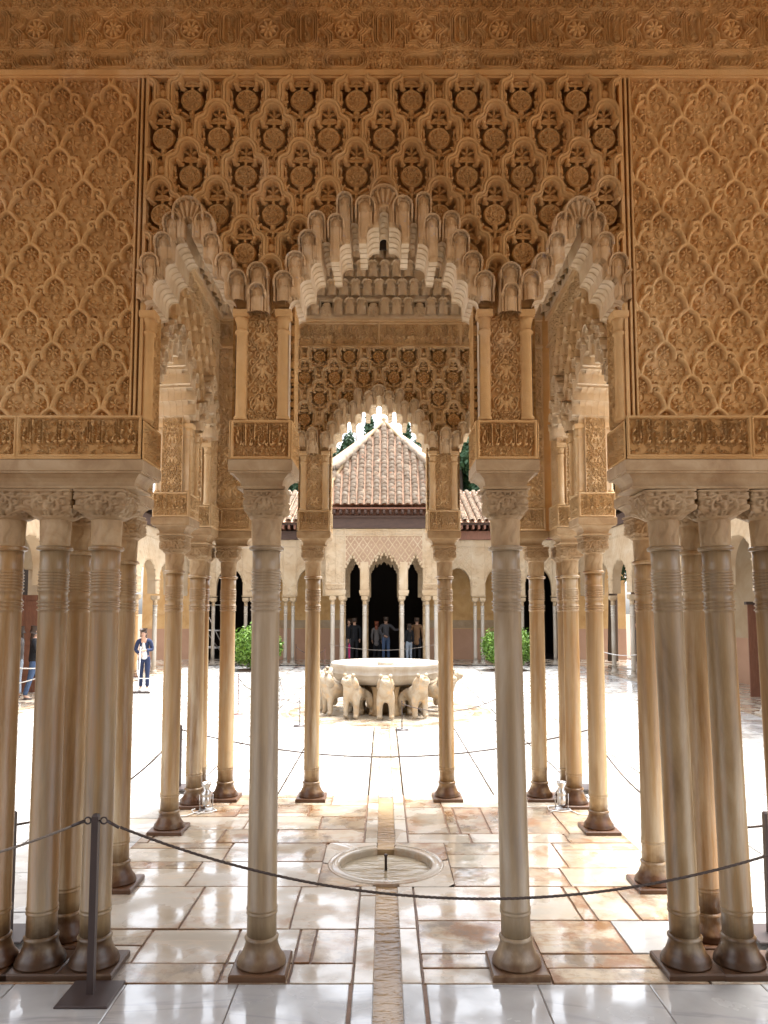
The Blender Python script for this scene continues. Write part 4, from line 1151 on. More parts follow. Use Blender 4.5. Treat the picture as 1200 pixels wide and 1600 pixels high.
while cy_ < 8.2:
    yn = cy_ + .765
    for cols_ in (court_cols(-7.3, -2.165, 5), court_cols(2.165, 7.3, 5)):
        for a, b in zip(cols_[:-1], cols_[1:]): slab(a, b, cy_, yn, ZC, M['slab'], cf, .018, .0012, .001)
    cy_ = yn
obj("far_paving", far.mesh("far_paving"), M['slab'], cf, kind='stuff')
kerb_run(cf, 8.28, 13.6, ZC, M['slab_cream'], .8)
obj("court_channel_bed", MB().box(CX - CW - .004, CX + CW + .004, 8.28, 13.6, -.11, ZC - .02).mesh("court_channel_bed"), M['slab_cream'], cf)
obj("channel_lip", MB().box(CX - CW, CX + CW, 8.19, 8.275, -.08, -.008, .006).mesh("channel_lip"), M['slab'], pf)

# ------------------------------------------------------------------ fountain of the twelve lions
FC = (.03, 15.35)
mb = MB()
t = empty("lion_fountain", (FC[0], FC[1], ZC), label="twelve-sided white marble fountain bowl raised on a thick drum behind the lions", cat="fountain")
def dodeca(prof, name):
    mb = MB(); n = 48; V = []
    for r_, z in prof:
        for i in range(n):
            a = 2 * PI * i / n; seg = 2 * PI / 12
            k = math.cos(seg / 2) / math.cos(((a + seg / 2) % seg) - seg / 2)
            k = .5 + .5 * k if r_ > .5 else 1
            V.append((r_ * k * math.cos(a), r_ * k * math.sin(a), z))
    F = [(j * n + i, j * n + (i + 1) % n, (j + 1) * n + (i + 1) % n, (j + 1) * n + i) for j in range(len(prof) - 1) for i in range(n)]
    return MB().add(V, F, True).mesh(name)
obj("bowl", dodeca([(.0, .57), (.50, .57), (.86, .60), (1.02, .66), (1.09, .74), (1.10, .80), (1.115, .805), (1.115, .825), (1.10, .835), (1.10, .90), (1.125, .92), (1.14, .96), (1.14, .99), (1.12, 1.01), (1.05, 1.012), (1.03, .99), (.98, .93), (.5, .88), (.0, .87)], "bowl"), M['marble_pale'], t)
obj("bowl_water", MB().lathe([(0, .945), (1.0, .945)], 40, cap=False).mesh("bowl_water"), M['water_pale'], t)
obj("spout", MB().lathe([(.16, .93), (.17, .99), (.13, 1.03), (.06, 1.05), (.0, 1.05)], 20, cap=False).mesh("spout"), M['marble_pale'], t)
obj("drum", MB().lathe([(.42, .0), (.42, .06), (.36, .10), (.30, .25), (.30, .45), (.40, .575)], 24).mesh("drum"), M['capital'], t)
for k in range(12):
    a = 2 * PI * (k + .5) / 12
    obj("support", MB().lathe([(.10, .0), (.10, .05), (.075, .09), (.075, .48), (.10, .575)], 10).mesh("support") if k == 0 else _sup, M['capital'], t, (.72 * math.cos(a), .72 * math.sin(a), 0))
    if k == 0: _sup = t.children[-1].data
def ringm(r0, r1, z0, z1, n=72):
    V = []
    for r_, z in ((r0, z0), (r0, z1), (r1, z1), (r1, z0)):
        for i in range(n): V.append((r_ * math.cos(2 * PI * i / n), r_ * math.sin(2 * PI * i / n), z))
    return MB().add(V, [(j * n + i, j * n + (i + 1) % n, (j + 1) * n + (i + 1) % n, (j + 1) * n + i) for j in range(3) for i in range(n)]).mesh("ring")
obj("step", MB().lathe([(.0, .008), (1.72, .008), (1.75, .004), (1.75, -.03)], 72, cap=False, smooth=False).mesh("step"), M['slab_cream'], t)
obj("gutter_ring", ringm(1.80, 1.98, -.03, .006), M['slab_old'], t)
obj("outer_ring", ringm(2.02, 2.14, -.03, .005), M['slab_cream'], t)

def skin_mesh(name, verts, edges, radii, sub=2, root=0, scale=1.0):
    me = bpy.data.meshes.new(name); me.from_pydata(verts, edges, [])
    o = bpy.data.objects.new(name, me); col.objects.link(o)
    m = o.modifiers.new("s", 'SKIN'); m.use_smooth_shade = True
    sv = me.skin_vertices[0].data
    for i, r_ in enumerate(radii): sv[i].radius = r_ if hasattr(r_, '__len__') else (r_, r_)
    sv[root].use_root = True
    s2 = o.modifiers.new("u", 'SUBSURF'); s2.levels = sub; s2.render_levels = sub
    bpy.context.view_layer.update()
    out = bpy.data.meshes.new_from_object(o.evaluated_get(bpy.context.evaluated_depsgraph_get()))
    bpy.data.objects.remove(o); bpy.data.meshes.remove(me)
    out.name = name
    for p in out.polygons: p.use_smooth = True
    return out
def chain(defs):
    """defs: dict name -> (xyz, radius, parent name)"""
    names = list(defs); V = [defs[k][0] for k in names]; Rr = [defs[k][1] for k in names]
    E_ = [(names.index(defs[k][2]), names.index(k)) for k in names if defs[k][2]]
    return V, E_, Rr
def lion_mesh():
    # faces +X; about 0.80 high
    d = {'hip': ((-.36, 0, .43), (.115, .115), None), 'mid': ((-.12, 0, .42), (.10, .115), 'hip'), 'chest': ((.12, 0, .44), (.135, .15), 'mid'),
         'neck': ((.19, 0, .58), (.115, .115), 'chest'), 'head': ((.25, 0, .70), (.105, .115), 'neck'), 'crown': ((.25, 0, .77), (.09, .07), 'head'),
         'brow': ((.33, 0, .725), (.075, .06), 'head'), 'muz': ((.40, 0, .675), (.066, .060), 'head'), 'nose': ((.445, 0, .680), (.055, .045), 'muz')}
    for s_, q in ((1, 'l'), (-1, 'r')):
        d['fs' + q] = ((.17, .10 * s_, .34), (.075, .07), 'chest'); d['fk' + q] = ((.175, .105 * s_, .18), (.055, .052), 'fs' + q)
        d['fa' + q] = ((.175, .105 * s_, .06), (.052, .05), 'fk' + q); d['fp' + q] = ((.225, .105 * s_, .032), (.045, .055), 'fa' + q)
        d['hs' + q] = ((-.33, .09 * s_, .33), (.095, .085), 'hip'); d['hk' + q] = ((-.27, .10 * s_, .23), (.065, .06), 'hs' + q)
        d['hh' + q] = ((-.37, .10 * s_, .13), (.045, .042), 'hk' + q); d['ha' + q] = ((-.35, .10 * s_, .045), (.042, .04), 'hh' + q); d['hp' + q] = ((-.29, .10 * s_, .03), (.04, .05), 'ha' + q)
    V, E_, Rr = chain(d)
    return skin_mesh("body", V, E_, Rr, 2)
LB = lion_mesh()
def lion_parts(t):
    obj("body", LB, M['lion'], t)
    def ears():
        mb = MB()
        mb.lathe([(0, -.03), (.030, -.01), (.034, .02), (.02, .045), (0, .05)], 10, cap=False)
        return mb.mesh("ear")
    e = sharedm('ear', ears)
    for s_ in (-1, 1): obj("ear", e, M['lion'], t, (.245, .078 * s_, .765), (s_ * -.4, 0, 0), sc=1.05)
    def mane():
        V = []; n = 48; rows = 15
        for j in range(rows):
            ph = PI * (j + .02) / (rows - 1 + .04); zz = math.cos(ph); rr = math.sin(ph)
            for i in range(n):
                a = 2 * PI * i / n; k = 1 + .045 * math.cos(12 * a + (j % 2) * PI) + .02 * math.sin(j * 2.1 + a * 5)
                V.append((.185 + .04 * zz + .118 * rr * k * math.cos(a), .150 * rr * k * math.sin(a), .60 + .185 * zz))
        return MB().add(V, [(j * n + i, j * n + (i + 1) % n, (j + 1) * n + (i + 1) % n, (j + 1) * n + i) for j in range(rows - 1) for i in range(n)], True).mesh("mane")
    obj("mane", sharedm('mane', mane), M['lion'], t)
    obj("tail", sharedm('tail', lambda: MB().tube([(-.46, .0, .44), (-.50, .03, .36), (-.48, .08, .28), (-.42, .12, .30), (-.36, .135, .36)], [.03, .027, .024, .024, .03], 8).mesh("tail")), M['lion'], t)
    def eyes():
        mb = MB()
        mb.lathe([(0, -.014), (.013, -.004), (.013, .004), (0, .014)], 8, cap=False)
        return mb.mesh("eye")
    e = sharedm('eyes', eyes)
    for s_ in (-1, 1): obj("eye", e, M['dark'], t, (.395, s_ * .045, .742), sc=.8)
M['lion'] = stone("lion_marble", [(.24, .16, .085), (.36, .30, .22), (.44, .40, .34)], scale=4, rough=.6, bump=.8, bscale=38, rnd=.06,
                  stain=[((.52, .33, .15), .65)], stain_t=(.5, .66), stain_scale=6, world_pos=False)
names_l = ["frontmost lion facing the camera in front of the drum", "lion just right of the front lion, turned to the right", "pale lion at the right end of the fountain, partly behind a column",
           "lion at the right side of the bowl seen in profile", "right rear lion hidden behind the bowl", "rear lion right of the back axis, behind the bowl", "rearmost lion facing away behind the drum",
           "rear lion left of the back axis, behind the bowl", "left rear lion hidden behind the bowl", "lion at the left side of the bowl seen in profile", "pale curly lion at the left end of the fountain, half behind a column", "orange tinted lion just left of the front lion, turned to the left"]
lion0 = None
for k in range(12):
    a = -PI / 2 + k * PI / 6
    p = (FC[0] + 1.12 * math.cos(a), FC[1] + 1.12 * math.sin(a), ZC + .008)
    if lion0 is None: t = lion0 = empty("stone_lion", cat="lion sculpture", group="twelve lions of the fountain"); lion_parts(t)
    else: t = copy_tree(lion0)
    t['label'] = names_l[k]; t.location = p; t.rotation_euler = (0, 0, a); t.scale = (1.08, 1.08, 1.06)

# ------------------------------------------------------------------ far side of the court
def span_outline(spans):
    """spans: (centre, half, spring, rise, kind)"""
    def fn(u):
        u = np.asarray(u, float); T = np.full(u.shape, -1.0)
        for c, h, sp, ri, kind in spans:
            a = np.abs(u - c)
            if kind == 'round': t = sp + ri * np.sqrt(np.clip(1 - (a / h) ** 2, 0, 1))
            else:
                t = opening_top_one(a, kind) - .26
            T = np.where(a <= h, t, T)
        return T
    return fn
def opening_top_one(a, A): return A['top'](a)
def arch_wall(root, x0, x1, z0, z1, spans, hfn, res, thick, mat, name="spandrel"):
    ot = span_outline(spans)
    me = relief(name, x0, x1, z0, z1, hfn, res, back=.05, keep=lambda X, Z: Z > ot(X))
    obj(name, me, mat, root)
    us = np.linspace(x0, x1, int((x1 - x0) / .02) + 1); lo = ot(us)
    obj("wall_core", curtain("wall_core", us, np.where(lo > z0, lo, z0), z1, .05, thick), mat, root)
def lace(P=.30, Q=.40):
    """faded net of lozenges between plain borders"""
    return lambda X, Z: diamond_h(X, Z, P, Q, .014, .035)
PF = M['plaster_far']
# far pavilion ---------------------------------------------------------
FP = 26.35
t = empty("far_pavilion", (0, FP, 0), label="small stucco pavilion with a pyramid tile roof beyond the fountain", cat="pavilion")
spans = [(-1.128, .272, 0, 0, A_SIDE), (0, .548, 0, 0, A_MID), (1.128, .272, 0, 0, A_SIDE)]
def fp_h(X, Z):
    H = diamond_h(X, Z - 2.9, .30, .42, .014, .035)
    edge = (np.abs(X) > 1.42) | (Z > 4.72) | (Z < 2.95)
    H2 = -.03 + .03 * arabesque(X, Z, -2.1, 2.1, 2.6, 4.96, 9, R=.09, w=.016, dens=2)
    H = np.where(edge, H2, H)
    for zz in (4.70, 4.93, 2.96, 2.72): H = np.where(np.abs(Z - zz) < .02, .02, H)
    for xx in (1.40, 1.72, 2.07): H = np.where((np.abs(np.abs(X) - xx) < .018) & (Z > 2.9), .02, H)
    ot = span_outline(spans)(X)
    H = np.where((ot > 0) & (Z - ot < .09), .03 + .012 * np.sin(X * 90), H)
    pier = (np.abs(np.abs(X) - .702) < .15) & (Z < 3.75)
    H = np.where(pier, -.02 + .03 * dome(np.abs(np.abs(X) - .702), .16), H)
    return H
arch_wall(t, -2.09, 2.09, 2.55, 4.96, spans, fp_h, .022, .30, PF)
us_ = np.linspace(-1.38, 1.38, 140); lo_ = span_outline(spans)(us_)
obj("lattice_ground", curtain("lattice_ground", us_, np.where(lo_ > 2.96, np.minimum(lo_ + .09, 4.68), 2.98), 4.69, .021, .048), M['ground_pink'], t)
b2 = [(c, h, 0, 0, A) for c, h, _, _, A in spans]
o = empty("inner_screen", (0, 3.45, 0)); o.parent = t
arch_wall(o, -2.09, 2.09, 2.55, 4.9, b2, lambda X, Z: -.03 + .03 * np.abs(np.sin(X * 28)) * np.abs(np.sin(Z * 21)), .04, .3, M['plaster_far'])
for sg in (-1, 1):
    mb = MB().box(sg * 2.09 - (.3 if sg > 0 else 0), sg * 2.09 + (.3 if sg < 0 else 0), .31, 3.6, 3.9, 4.96)
    obj("side_wall", mb.mesh("side_wall"), PF, t)
    for q in (-.702, .702):
        pass
obj("ceiling", MB().box(-2.05, 2.05, .31, 3.7, 4.90, 4.95).mesh("ceiling"), M['wood'], t)
for c in (-.702, .702, -1.72, 1.72):
    w = .15 if abs(c) < 1 else .33
    obj("impost", MB().rect([(-.02, 2.55), (0, 2.57), (.03, 2.66), (.035, 2.74), (.0, 2.75)], w, .15).mesh("impost"), PF, t, (c, .12, 0))
eave = obj("eave", MB().box(-2.14, 2.14, -.08, .3, 4.965, 5.33).box(-2.2, 2.2, -.16, .3, 5.33, 5.40).mesh("eave"), M['wood'], t)
raf = MB().box(-.045, .045, -.36, .25, 5.46, 5.60).box(-.03, .03, -.40, -.36, 5.50, 5.58).mesh("rafter")
for i in range(19): obj("rafter", raf, M['wood'], t, (-1.98 + i * .22, 0, 0))
obj("soffit_board", MB().box(-2.1, 2.1, -.40, .28, 5.61, 5.66).box(-2.1, 2.1, -.05, .28, 5.40, 5.61).mesh("soffit_board"), M['wood_red'], t)
# roof
def barrel_mesh(L_=.30, r=.115):
    V = []; n = 8
    for y, k in ((0, 1.0), (L_, .82)):
        for rr in (r, r - .018):
            for i in range(n + 1):
                a = PI * i / n; V.append((math.cos(a) * rr * k, y, math.sin(a) * rr * k * .9))
    m = n + 1; F = []
    for i in range(n):
        F += [(i, i + 1, 2 * m + i + 1, 2 * m + i), (m + i + 1, m + i, 3 * m + i, 3 * m + i + 1), (i + 1, i, m + i, m + i + 1)]
    return MB().add(V, F, True).mesh("roof_tile")
BT = barrel_mesh()
def tiled(root, origin, xdir, updir, nrm, wfn, Ls, pitch_x=.28, pitch_y=.20, max_parts=290, vis=lambda x, s: True, mat=None):
    """barrel tiles over a sloping plane; wfn(s) gives (x0,x1) at slope distance s"""
    xd, ud, nd = Vector(xdir).normalized(), Vector(updir).normalized(), Vector(nrm).normalized()
    rest = []; cnt = 0
    rows = int(Ls / pitch_y)
    for j in range(rows):
        s_ = j * pitch_y; x0, x1 = wfn(s_)
        i0, i1 = math.ceil((x0 + .10) / pitch_x), math.floor((x1 - .10) / pitch_x)
        for i in range(i0, i1 + 1):
            p = Vector(origin) + xd * (i * pitch_x + random.uniform(-.012, .012)) + ud * (s_ - .05) + nd * (.02 + random.uniform(0, .012))
            mt = Matrix((xd, ud, nd)).transposed().to_4x4()
            mt = Matrix.Translation(p) @ mt @ Matrix.Rotation(random.uniform(-.04, .04), 4, 'Z') @ Matrix.Rotation(-.05, 4, 'X')
            if cnt < max_parts and vis(i * pitch_x, s_):
                o = obj("roof_tile", BT, M['tile'], root); o.matrix_basis = mt; cnt += 1
            else: rest.append(mt)
    if rest:
        V = np.array([v.co for v in BT.vertices]); Fq = np.array([tuple(p.vertices) for p in BT.polygons])
        VV = []; FF = []
        for k, m_ in enumerate(rest):
            A = np.array(m_); VV.append(V @ A[:3, :3].T + A[:3, 3]); FF.append(Fq + k * len(V))
        obj("roof_tiles", npmesh("roof_tiles", np.concatenate(VV), np.concatenate(FF)), M['tile'], root, kind='stuff')
hipz = [5.8, 6.7, 7.42, 8.4, 9.43]; hipw = [1.97, 1.90, 1.55, .80, .0]
def depth_at(z): return -.20 + (z - 5.8) / 3.63 * 2.45
slope = Vector((0, 2.45, 3.63)); SL = slope.length
roof = empty("roof", (0, 0, 0)); roof.parent = t
tiled(roof, (0, -.20, 5.8), (1, 0, 0), slope, (0, -3.63, 2.45), lambda s_: (-np.interp(5.8 + 3.63 * s_ / SL, hipz, hipw), np.interp(5.8 + 3.63 * s_ / SL, hipz, hipw)), SL)
sidep = [(2.72, 3.2, 5.8), (2.70, 3.0, 7.55), (2.15, 2.9, 8.05), (1.0, 2.75, 8.85)]
V = []; F = []
hp = [(w, depth_at(z), z) for w, z in zip(hipw, hipz)]
mb = MB()
mb.add([(-w, d + .03, z) for w, d, z in hp] + [(w, d + .03, z) for w, d, z in hp[:-1][::-1]], [tuple(range(9))])
for sg in (-1, 1):
    mb.add([(sg * x, y, z) for x, y, z in hp + sidep[::-1]], [(0, 1, 7, 8), (1, 2, 6, 7), (2, 3, 5, 6), (3, 4, 5)])
mb.add([(-2.72, 3.2, 5.8), (2.72, 3.2, 5.8), (1.97, -.2, 5.8), (-1.97, -.2, 5.8), (0, 2.3, 9.43)], [(0, 1, 2, 3), (0, 4, 1)])
obj("roof_deck", mb.mesh("roof_deck"), M['terracotta'], roof)
for sg in (-1, 1):
    pts = [Vector((sg * w, d - .02, z + .03)) for w, d, z in hp]
    P2 = []
    for a, b in zip(pts[:-1], pts[1:]):
        for k in range(6): P2.append(a.lerp(b, k / 6))
    P2.append(pts[-1])
    obj("hip_mortar", MB().tube(P2, [.065 + .025 * (i % 2) for i in range(len(P2))], 8).mesh("hip_mortar"), M['capital'], roof)
    # tiles of the side slopes, seen edge-on
    a0, a1 = Vector((sg * 2.05, .1, 5.85)), Vector((sg * 2.7, 2.9, 5.85))
    for k in range(7):
        f = (k + .5) / 7; lo = a0.lerp(a1, f)
        hi0 = Vector((sg * 0.15, 2.2, 9.2)); hi = lo.lerp(hi0, .92); hi.x = sg * min(abs(hi.x), 3); 
        mid = Vector((sg * (1.72 + .9 * f), .4 + 2.4 * f, 7.3 - .1 * f))
        P2 = [lo.lerp(mid, q / 7) for q in range(7)] + [mid.lerp(hi0, q / 10) for q in range(int(9 * (1 - f * .4)))]
        obj("tile_course", MB().tube(P2, [.095 + .03 * (i % 2) for i in range(len(P2))], 8).mesh("tile_course"), M['tile'], roof)
obj("finial", MB().lathe([(.10, 9.3), (.12, 9.5), (.07, 9.6), (.0, 9.62)], 10).mesh("finial"), PF, roof, (0, 2.25, 0))
gC = "columns of the far pavilion"
for x, y, lb in ((-.69, .12, "slim white column left of the dark middle doorway of the far pavilion"), (.64, .12, "slim white column right of the dark middle doorway of the far pavilion"),
                 (-1.50, .12, "white column at the left corner of the far pavilion, inner of the pair"), (-1.83, .12, "white column at the left corner of the far pavilion, outer of the pair"),
                 (1.55, .12, "white column at the right corner of the far pavilion, inner of the pair"), (1.86, .12, "white column at the right corner of the far pavilion, outer of the pair"),
                 (-1.50, 1.35, "shaded tan column just inside the left arch of the far pavilion"), (1.52, 1.35, "shaded tan column just inside the right arch of the far pavilion"),
                 (-.70, 3.55, "shaded inner column behind the left middle column of the far pavilion"), (.68, 3.55, "shaded inner column behind the right middle column of the far pavilion")):
    MC((x, FP + y, ZC), lb, gC, 'marble_pale' if y < 1 else 'capital', top=2.25, r=.078, cap_mat='plaster_far', far=True)
# gallery across the far end ------------------------------------------
EY = 28.35
t = empty("far_gallery", (0, EY, 0), label="low arcaded gallery with round arches running behind the far pavilion", cat="gallery")
pairs = [3.64, 5.17, 6.70]
for sg in (-1, 1):
    sp_ = [(sg * (2.20 + 3.49) / 2, .50, 2.9, .75, 'round')] + [(sg * (a + b) / 2, .53, 2.9, .75, 'round') for a, b in zip(pairs[:-1], pairs[1:])] + [(sg * 7.4, .42, 2.9, .6, 'round')]
    x0, x1 = sorted((sg * 2.10, sg * 8.0))
    def gh(X, Z):
        H = diamond_h(X, Z, .22, .30, .012, .03)
        H2 = -.03 + .03 * arabesque(X, Z, x0, x1, 2.5, 4.75, 17, R=.08, w=.014, sym=False, dens=1)
        ap = np.abs(X)
        pier = np.minimum.reduce([np.abs(ap - p_) for p_ in pairs + [2.2]]) < .25
        H = np.where(pier | (Z > 4.45), H2, H)
        for p_ in pairs: H = np.where(np.abs(np.abs(ap - p_) - .26) < .015, .012, H)
        return np.where(np.abs(Z - 4.45) < .02, .015, H)
    arch_wall(t, x0, x1, 2.58, 4.74, sp_, gh, .026, .32, PF)
    obj("eave", MB().box(x0, x1, -.05, .3, 4.745, 5.08).mesh("eave"), M['wood_red'] if sg > 0 else M['wood'], t)
    obj("eave_board", MB().box(x0, x1, -.42, .3, 5.28, 5.34).mesh("eave_board"), M['wood'], t)
    for i in range(26):
        o = obj("rafter", sharedm('raf2', lambda: MB().box(-.04, .04, -.40, .25, 5.12, 5.27).mesh("rafter")), M['wood_red'], t, (sg * (2.3 + i * .22), 0, 0))
    rf = empty("roof", (0, 0, 0)); rf.parent = t
    sl = Vector((0, 4.6, 1.9))
    tiled(rf, (0, -.48, 5.40), (1, 0, 0), sl, (0, -1.9, 4.6), (lambda s_, a=x0, b=x1: (a, b)), sl.length, vis=lambda x, s_: 2.4 < abs(x) < 5.2, max_parts=260)
    obj("roof_deck", MB().add([(x0, -.5, 5.36), (x1, -.5, 5.36), (x1, 4.15, 7.28), (x0, 4.15, 7.28), (x0, 4.15, 5.36), (x1, 4.15, 5.36)], [(0, 1, 2, 3), (0, 4, 5, 1), (3, 2, 5, 4)]).mesh("roof_deck"), M['terracotta'], rf)
    for k, p_ in enumerate(pairs):
        for q, wd in ((-.14, 'inner' if sg > 0 else 'outer'), (.14, 'outer' if sg > 0 else 'inner')):
            MC((sg * p_ + q, EY + .14, ZC), "%s column of the %s pair %s of the far pavilion, under the low gallery" % (wd, ('nearest', 'second', 'third')[k], 'left' if sg < 0 else 'right'),
               "paired columns of the far gallery", 'marble_pale', top=2.22, r=.07, cap_mat='plaster_far', far=True)
        obj("impost", MB().rect([(-.01, 2.54), (.02, 2.585)], .27, .14).mesh("impost"), PF, t, (sg * p_, .14, 0))
# back wall of the far gallery with doors into dark rooms
def wall_with_doors(root, x0, x1, z1, doors, y0, y1, mat, dado):
    xs_ = [x0] + [e for d in sorted(doors) for e in d[:2]] + [x1]
    mb = MB(); md = MB()
    for a, b in zip(xs_[::2], xs_[1::2]):
        mb.box(a, b, y0, y1, 1.25, z1); md.box(a, b, y0 - .01, y1, -.05, 1.25)
    for a, b, h in doors: mb.box(a, b, y0, y1, h, z1)
    obj("upper_wall", mb.mesh("upper_wall"), mat, root); obj("dado", md.mesh("dado"), dado, root)
bw = empty("gallery_rear_wall", (0, 31.6, 0), label="tan rear wall of the far gallery with terracotta dado and dark doorways", cat="wall")
wall_with_doors(bw, -10.3, 10.3, 5.3, [(-7.9, -5.55, 3.9), (-1.75, 1.75, 4.4), (5.6, 7.5, 3.9)], 0, .3, M['plaster'], M['terracotta'])
obj("stucco_band", relief("stucco_band", -5.5, 5.5, 1.27, 1.62, lambda X, Z: np.where(np.abs(X) < 1.76, HOLE, -.02 + .02 * floret(np.mod(X, .34) - .17, Z, 0, 1.44, .13, 8)), .025), M['plaster_far'], bw, (0, -.025, 0))
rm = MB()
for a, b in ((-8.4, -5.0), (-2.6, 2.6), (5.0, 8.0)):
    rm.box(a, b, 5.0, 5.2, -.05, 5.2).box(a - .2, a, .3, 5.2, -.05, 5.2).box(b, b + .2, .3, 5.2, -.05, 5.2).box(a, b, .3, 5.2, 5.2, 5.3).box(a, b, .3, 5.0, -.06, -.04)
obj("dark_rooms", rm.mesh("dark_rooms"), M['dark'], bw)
obj("gallery_ceiling", MB().box(-8, -2.1, EY + .33, 31.6, 4.76, 4.85).box(2.1, 8, EY + .33, 31.6, 4.76, 4.85).box(-2.1, 2.1, 30.1, 31.6, 4.9, 4.98).mesh("gallery_ceiling"), M['wood'], kind='structure')
obj("gallery_pavement", MB().box(-10.3, 10.3, 28.0, 36.6, -.088, ZC + .0).mesh("gallery_pavement"), M['slab_cream'], kind='structure')
# side galleries -------------------------------------------------------
sideY = [6.4, 8.2, 10.0, 11.8, 13.3, 14.9, 16.6, 18.5, 20.6, 22.7, 24.6, 26.4]
for sg, wd in ((-1, 'left'), (1, 'right')):
    t = empty("side_gallery", (sg * 7.50, 0, 0), -sg * PI / 2, label="long %s gallery of the court with stucco arches on slim columns" % wd, cat="gallery")
    # local x runs along -sg*Y
    ys_ = [-sg * 1 * y for y in sideY]
    def loc_x(y): return -y if sg > 0 else y
    L0, L1 = sorted((loc_x(5.2), loc_x(28.3)))
    sp_ = []
    for a, b in zip(sideY[:-1], sideY[1:]):
        ca = loc_x((a + b) / 2); sp_.append((ca, (b - a) / 2 - .17, 2.9, .75, 'round'))
    def sh(X, Z):
        H = diamond_h(X, Z, .24, .32, .014, .03)
        d = np.min([np.abs(X - loc_x(y)) for y in sideY], axis=0)
        e = np.abs(np.where(Z > 3.75, np.hypot(d, Z - 3.75) - .12, d - .12))
        H = np.where((d < .22), -.02, H); H = np.where((e < .014) & (Z > 3.1) & (Z < 4.0), .012, H)
        H = np.where((d < .2) & (Z < 3.05), -.02 + .03 * np.abs(np.sin(X * 30) * np.sin(Z * 24)), H)
        return np.where((np.abs(Z - 4.4) < .02) | (np.abs(Z - 3.06) < .015) & (d < .2), .015, H)
    arch_wall(t, L0, L1, 2.58, 4.74, sp_, sh, .04, .32, PF)
    obj("eave", MB().box(L0, L1, -.05, .3, 4.745, 5.08).box(L0, L1, -.42, .3, 5.28, 5.34).mesh("eave"), M['wood'], t)
    rf = empty("roof", (0, 0, 0)); rf.parent = t
    obj("roof_deck", MB().add([(L0, -.5, 5.36), (L1, -.5, 5.36), (L1, 3.2, 6.9), (L0, 3.2, 6.9), (L0, 3.2, 5.36), (L1, 3.2, 5.36)], [(0, 1, 2, 3), (0, 4, 5, 1), (3, 2, 5, 4)]).mesh("roof_deck"), M['terracotta'], rf)
    sl = Vector((0, 3.7, 1.54))
    tiled(rf, (0, -.48, 5.40), (1, 0, 0), sl, (0, -1.54, 3.7), (lambda s_, a=L0, b=L1: (a, b)), sl.length, max_parts=0)
    obj("ceiling", MB().box(L0, L1, .33, 2.7, 4.76, 4.85).mesh("ceiling"), M['wood'], t)
    w_ = empty("gallery_outer_wall", (sg * 10.1, 0, 0), -sg * PI / 2, label="plastered rear wall of the %s gallery with terracotta dado" % wd, cat="wall")
    wall_with_doors(w_, L0, L1, 5.3, [tuple(sorted((loc_x(20.2), loc_x(21.6)))) + (3.2,)] if sg < 0 else [tuple(sorted((loc_x(23.0), loc_x(24.4)))) + (3.2,)], 0, .3, M['plaster_far'], M['terracotta'])
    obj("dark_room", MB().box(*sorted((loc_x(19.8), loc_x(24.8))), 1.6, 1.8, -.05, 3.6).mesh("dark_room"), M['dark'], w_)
    for k, y in enumerate(sideY):
        MC((sg * 7.60, y, ZC), "%s slim column of the %s gallery counted from the far corner" % (("twelfth", "eleventh", "tenth", "ninth", "eighth", "seventh", "sixth", "fifth", "fourth", "third", "second", "first")[k], wd), "columns of the %s gallery" % wd,
           'marble_pale' if not (sg < 0 and k in (9,)) else 'marble_amber', top=2.22, r=.075, cap_mat='plaster_far', far=True)
    obj("gallery_pavement", MB().box(*sorted((sg * 7.61, sg * 10.1)), 4.5, 28.0, -.088, ZC + .02).mesh("gallery_pavement"), M['slab_cream'], kind='structure')
    if sg < 0: obj("court_ledge", MB().box(-7.6, -7.3, 4.5, 28.0, -.088, ZC + .01).box(7.3, 7.6, 4.5, 28.0, -.088, ZC + .01).mesh("court_ledge"), M['slab_cream'], kind='structure')

# ------------------------------------------------------------------ vegetation
def leaf_cloud(name, blobs, n, size, seed, shell=.0, flat=.5, zs=1.0):
    r_ = np.random.default_rng(seed); V = []; F = []
    w = np.array([b[3] * b[4] * b[5] for b in blobs]) ** .8; w /= w.sum()
    k = r_.choice(len(blobs), n, p=w)
    d = r_.normal(size=(n, 3)); d /= np.linalg.norm(d, axis=1)[:, None]
    rad = (shell + (1 - shell) * r_.random(n) ** .5) * (1 + .10 * r_.normal(size=n))
    B = np.array(blobs)[k]
    C_ = B[:, :3] + d * rad[:, None] * B[:, 3:6]
    nrm = d + r_.normal(size=(n, 3)) * .7; nrm /= np.linalg.norm(nrm, axis=1)[:, None]
    t = np.cross(nrm, r_.normal(size=(n, 3))); t /= np.linalg.norm(t, axis=1)[:, None]
    b = np.cross(nrm, t); s_ = size * (.6 + .8 * r_.random(n))[:, None]
    t = t * np.array([1, 1, zs]); b = b * np.array([1, 1, zs])
    V = np.stack([C_ - t * s_, C_ + b * s_ * flat, C_ + t * s_, C_ - b * s_ * flat], 1).reshape(-1, 3)
    return npmesh(name, V, np.arange(4 * n).reshape(-1, 4), False)
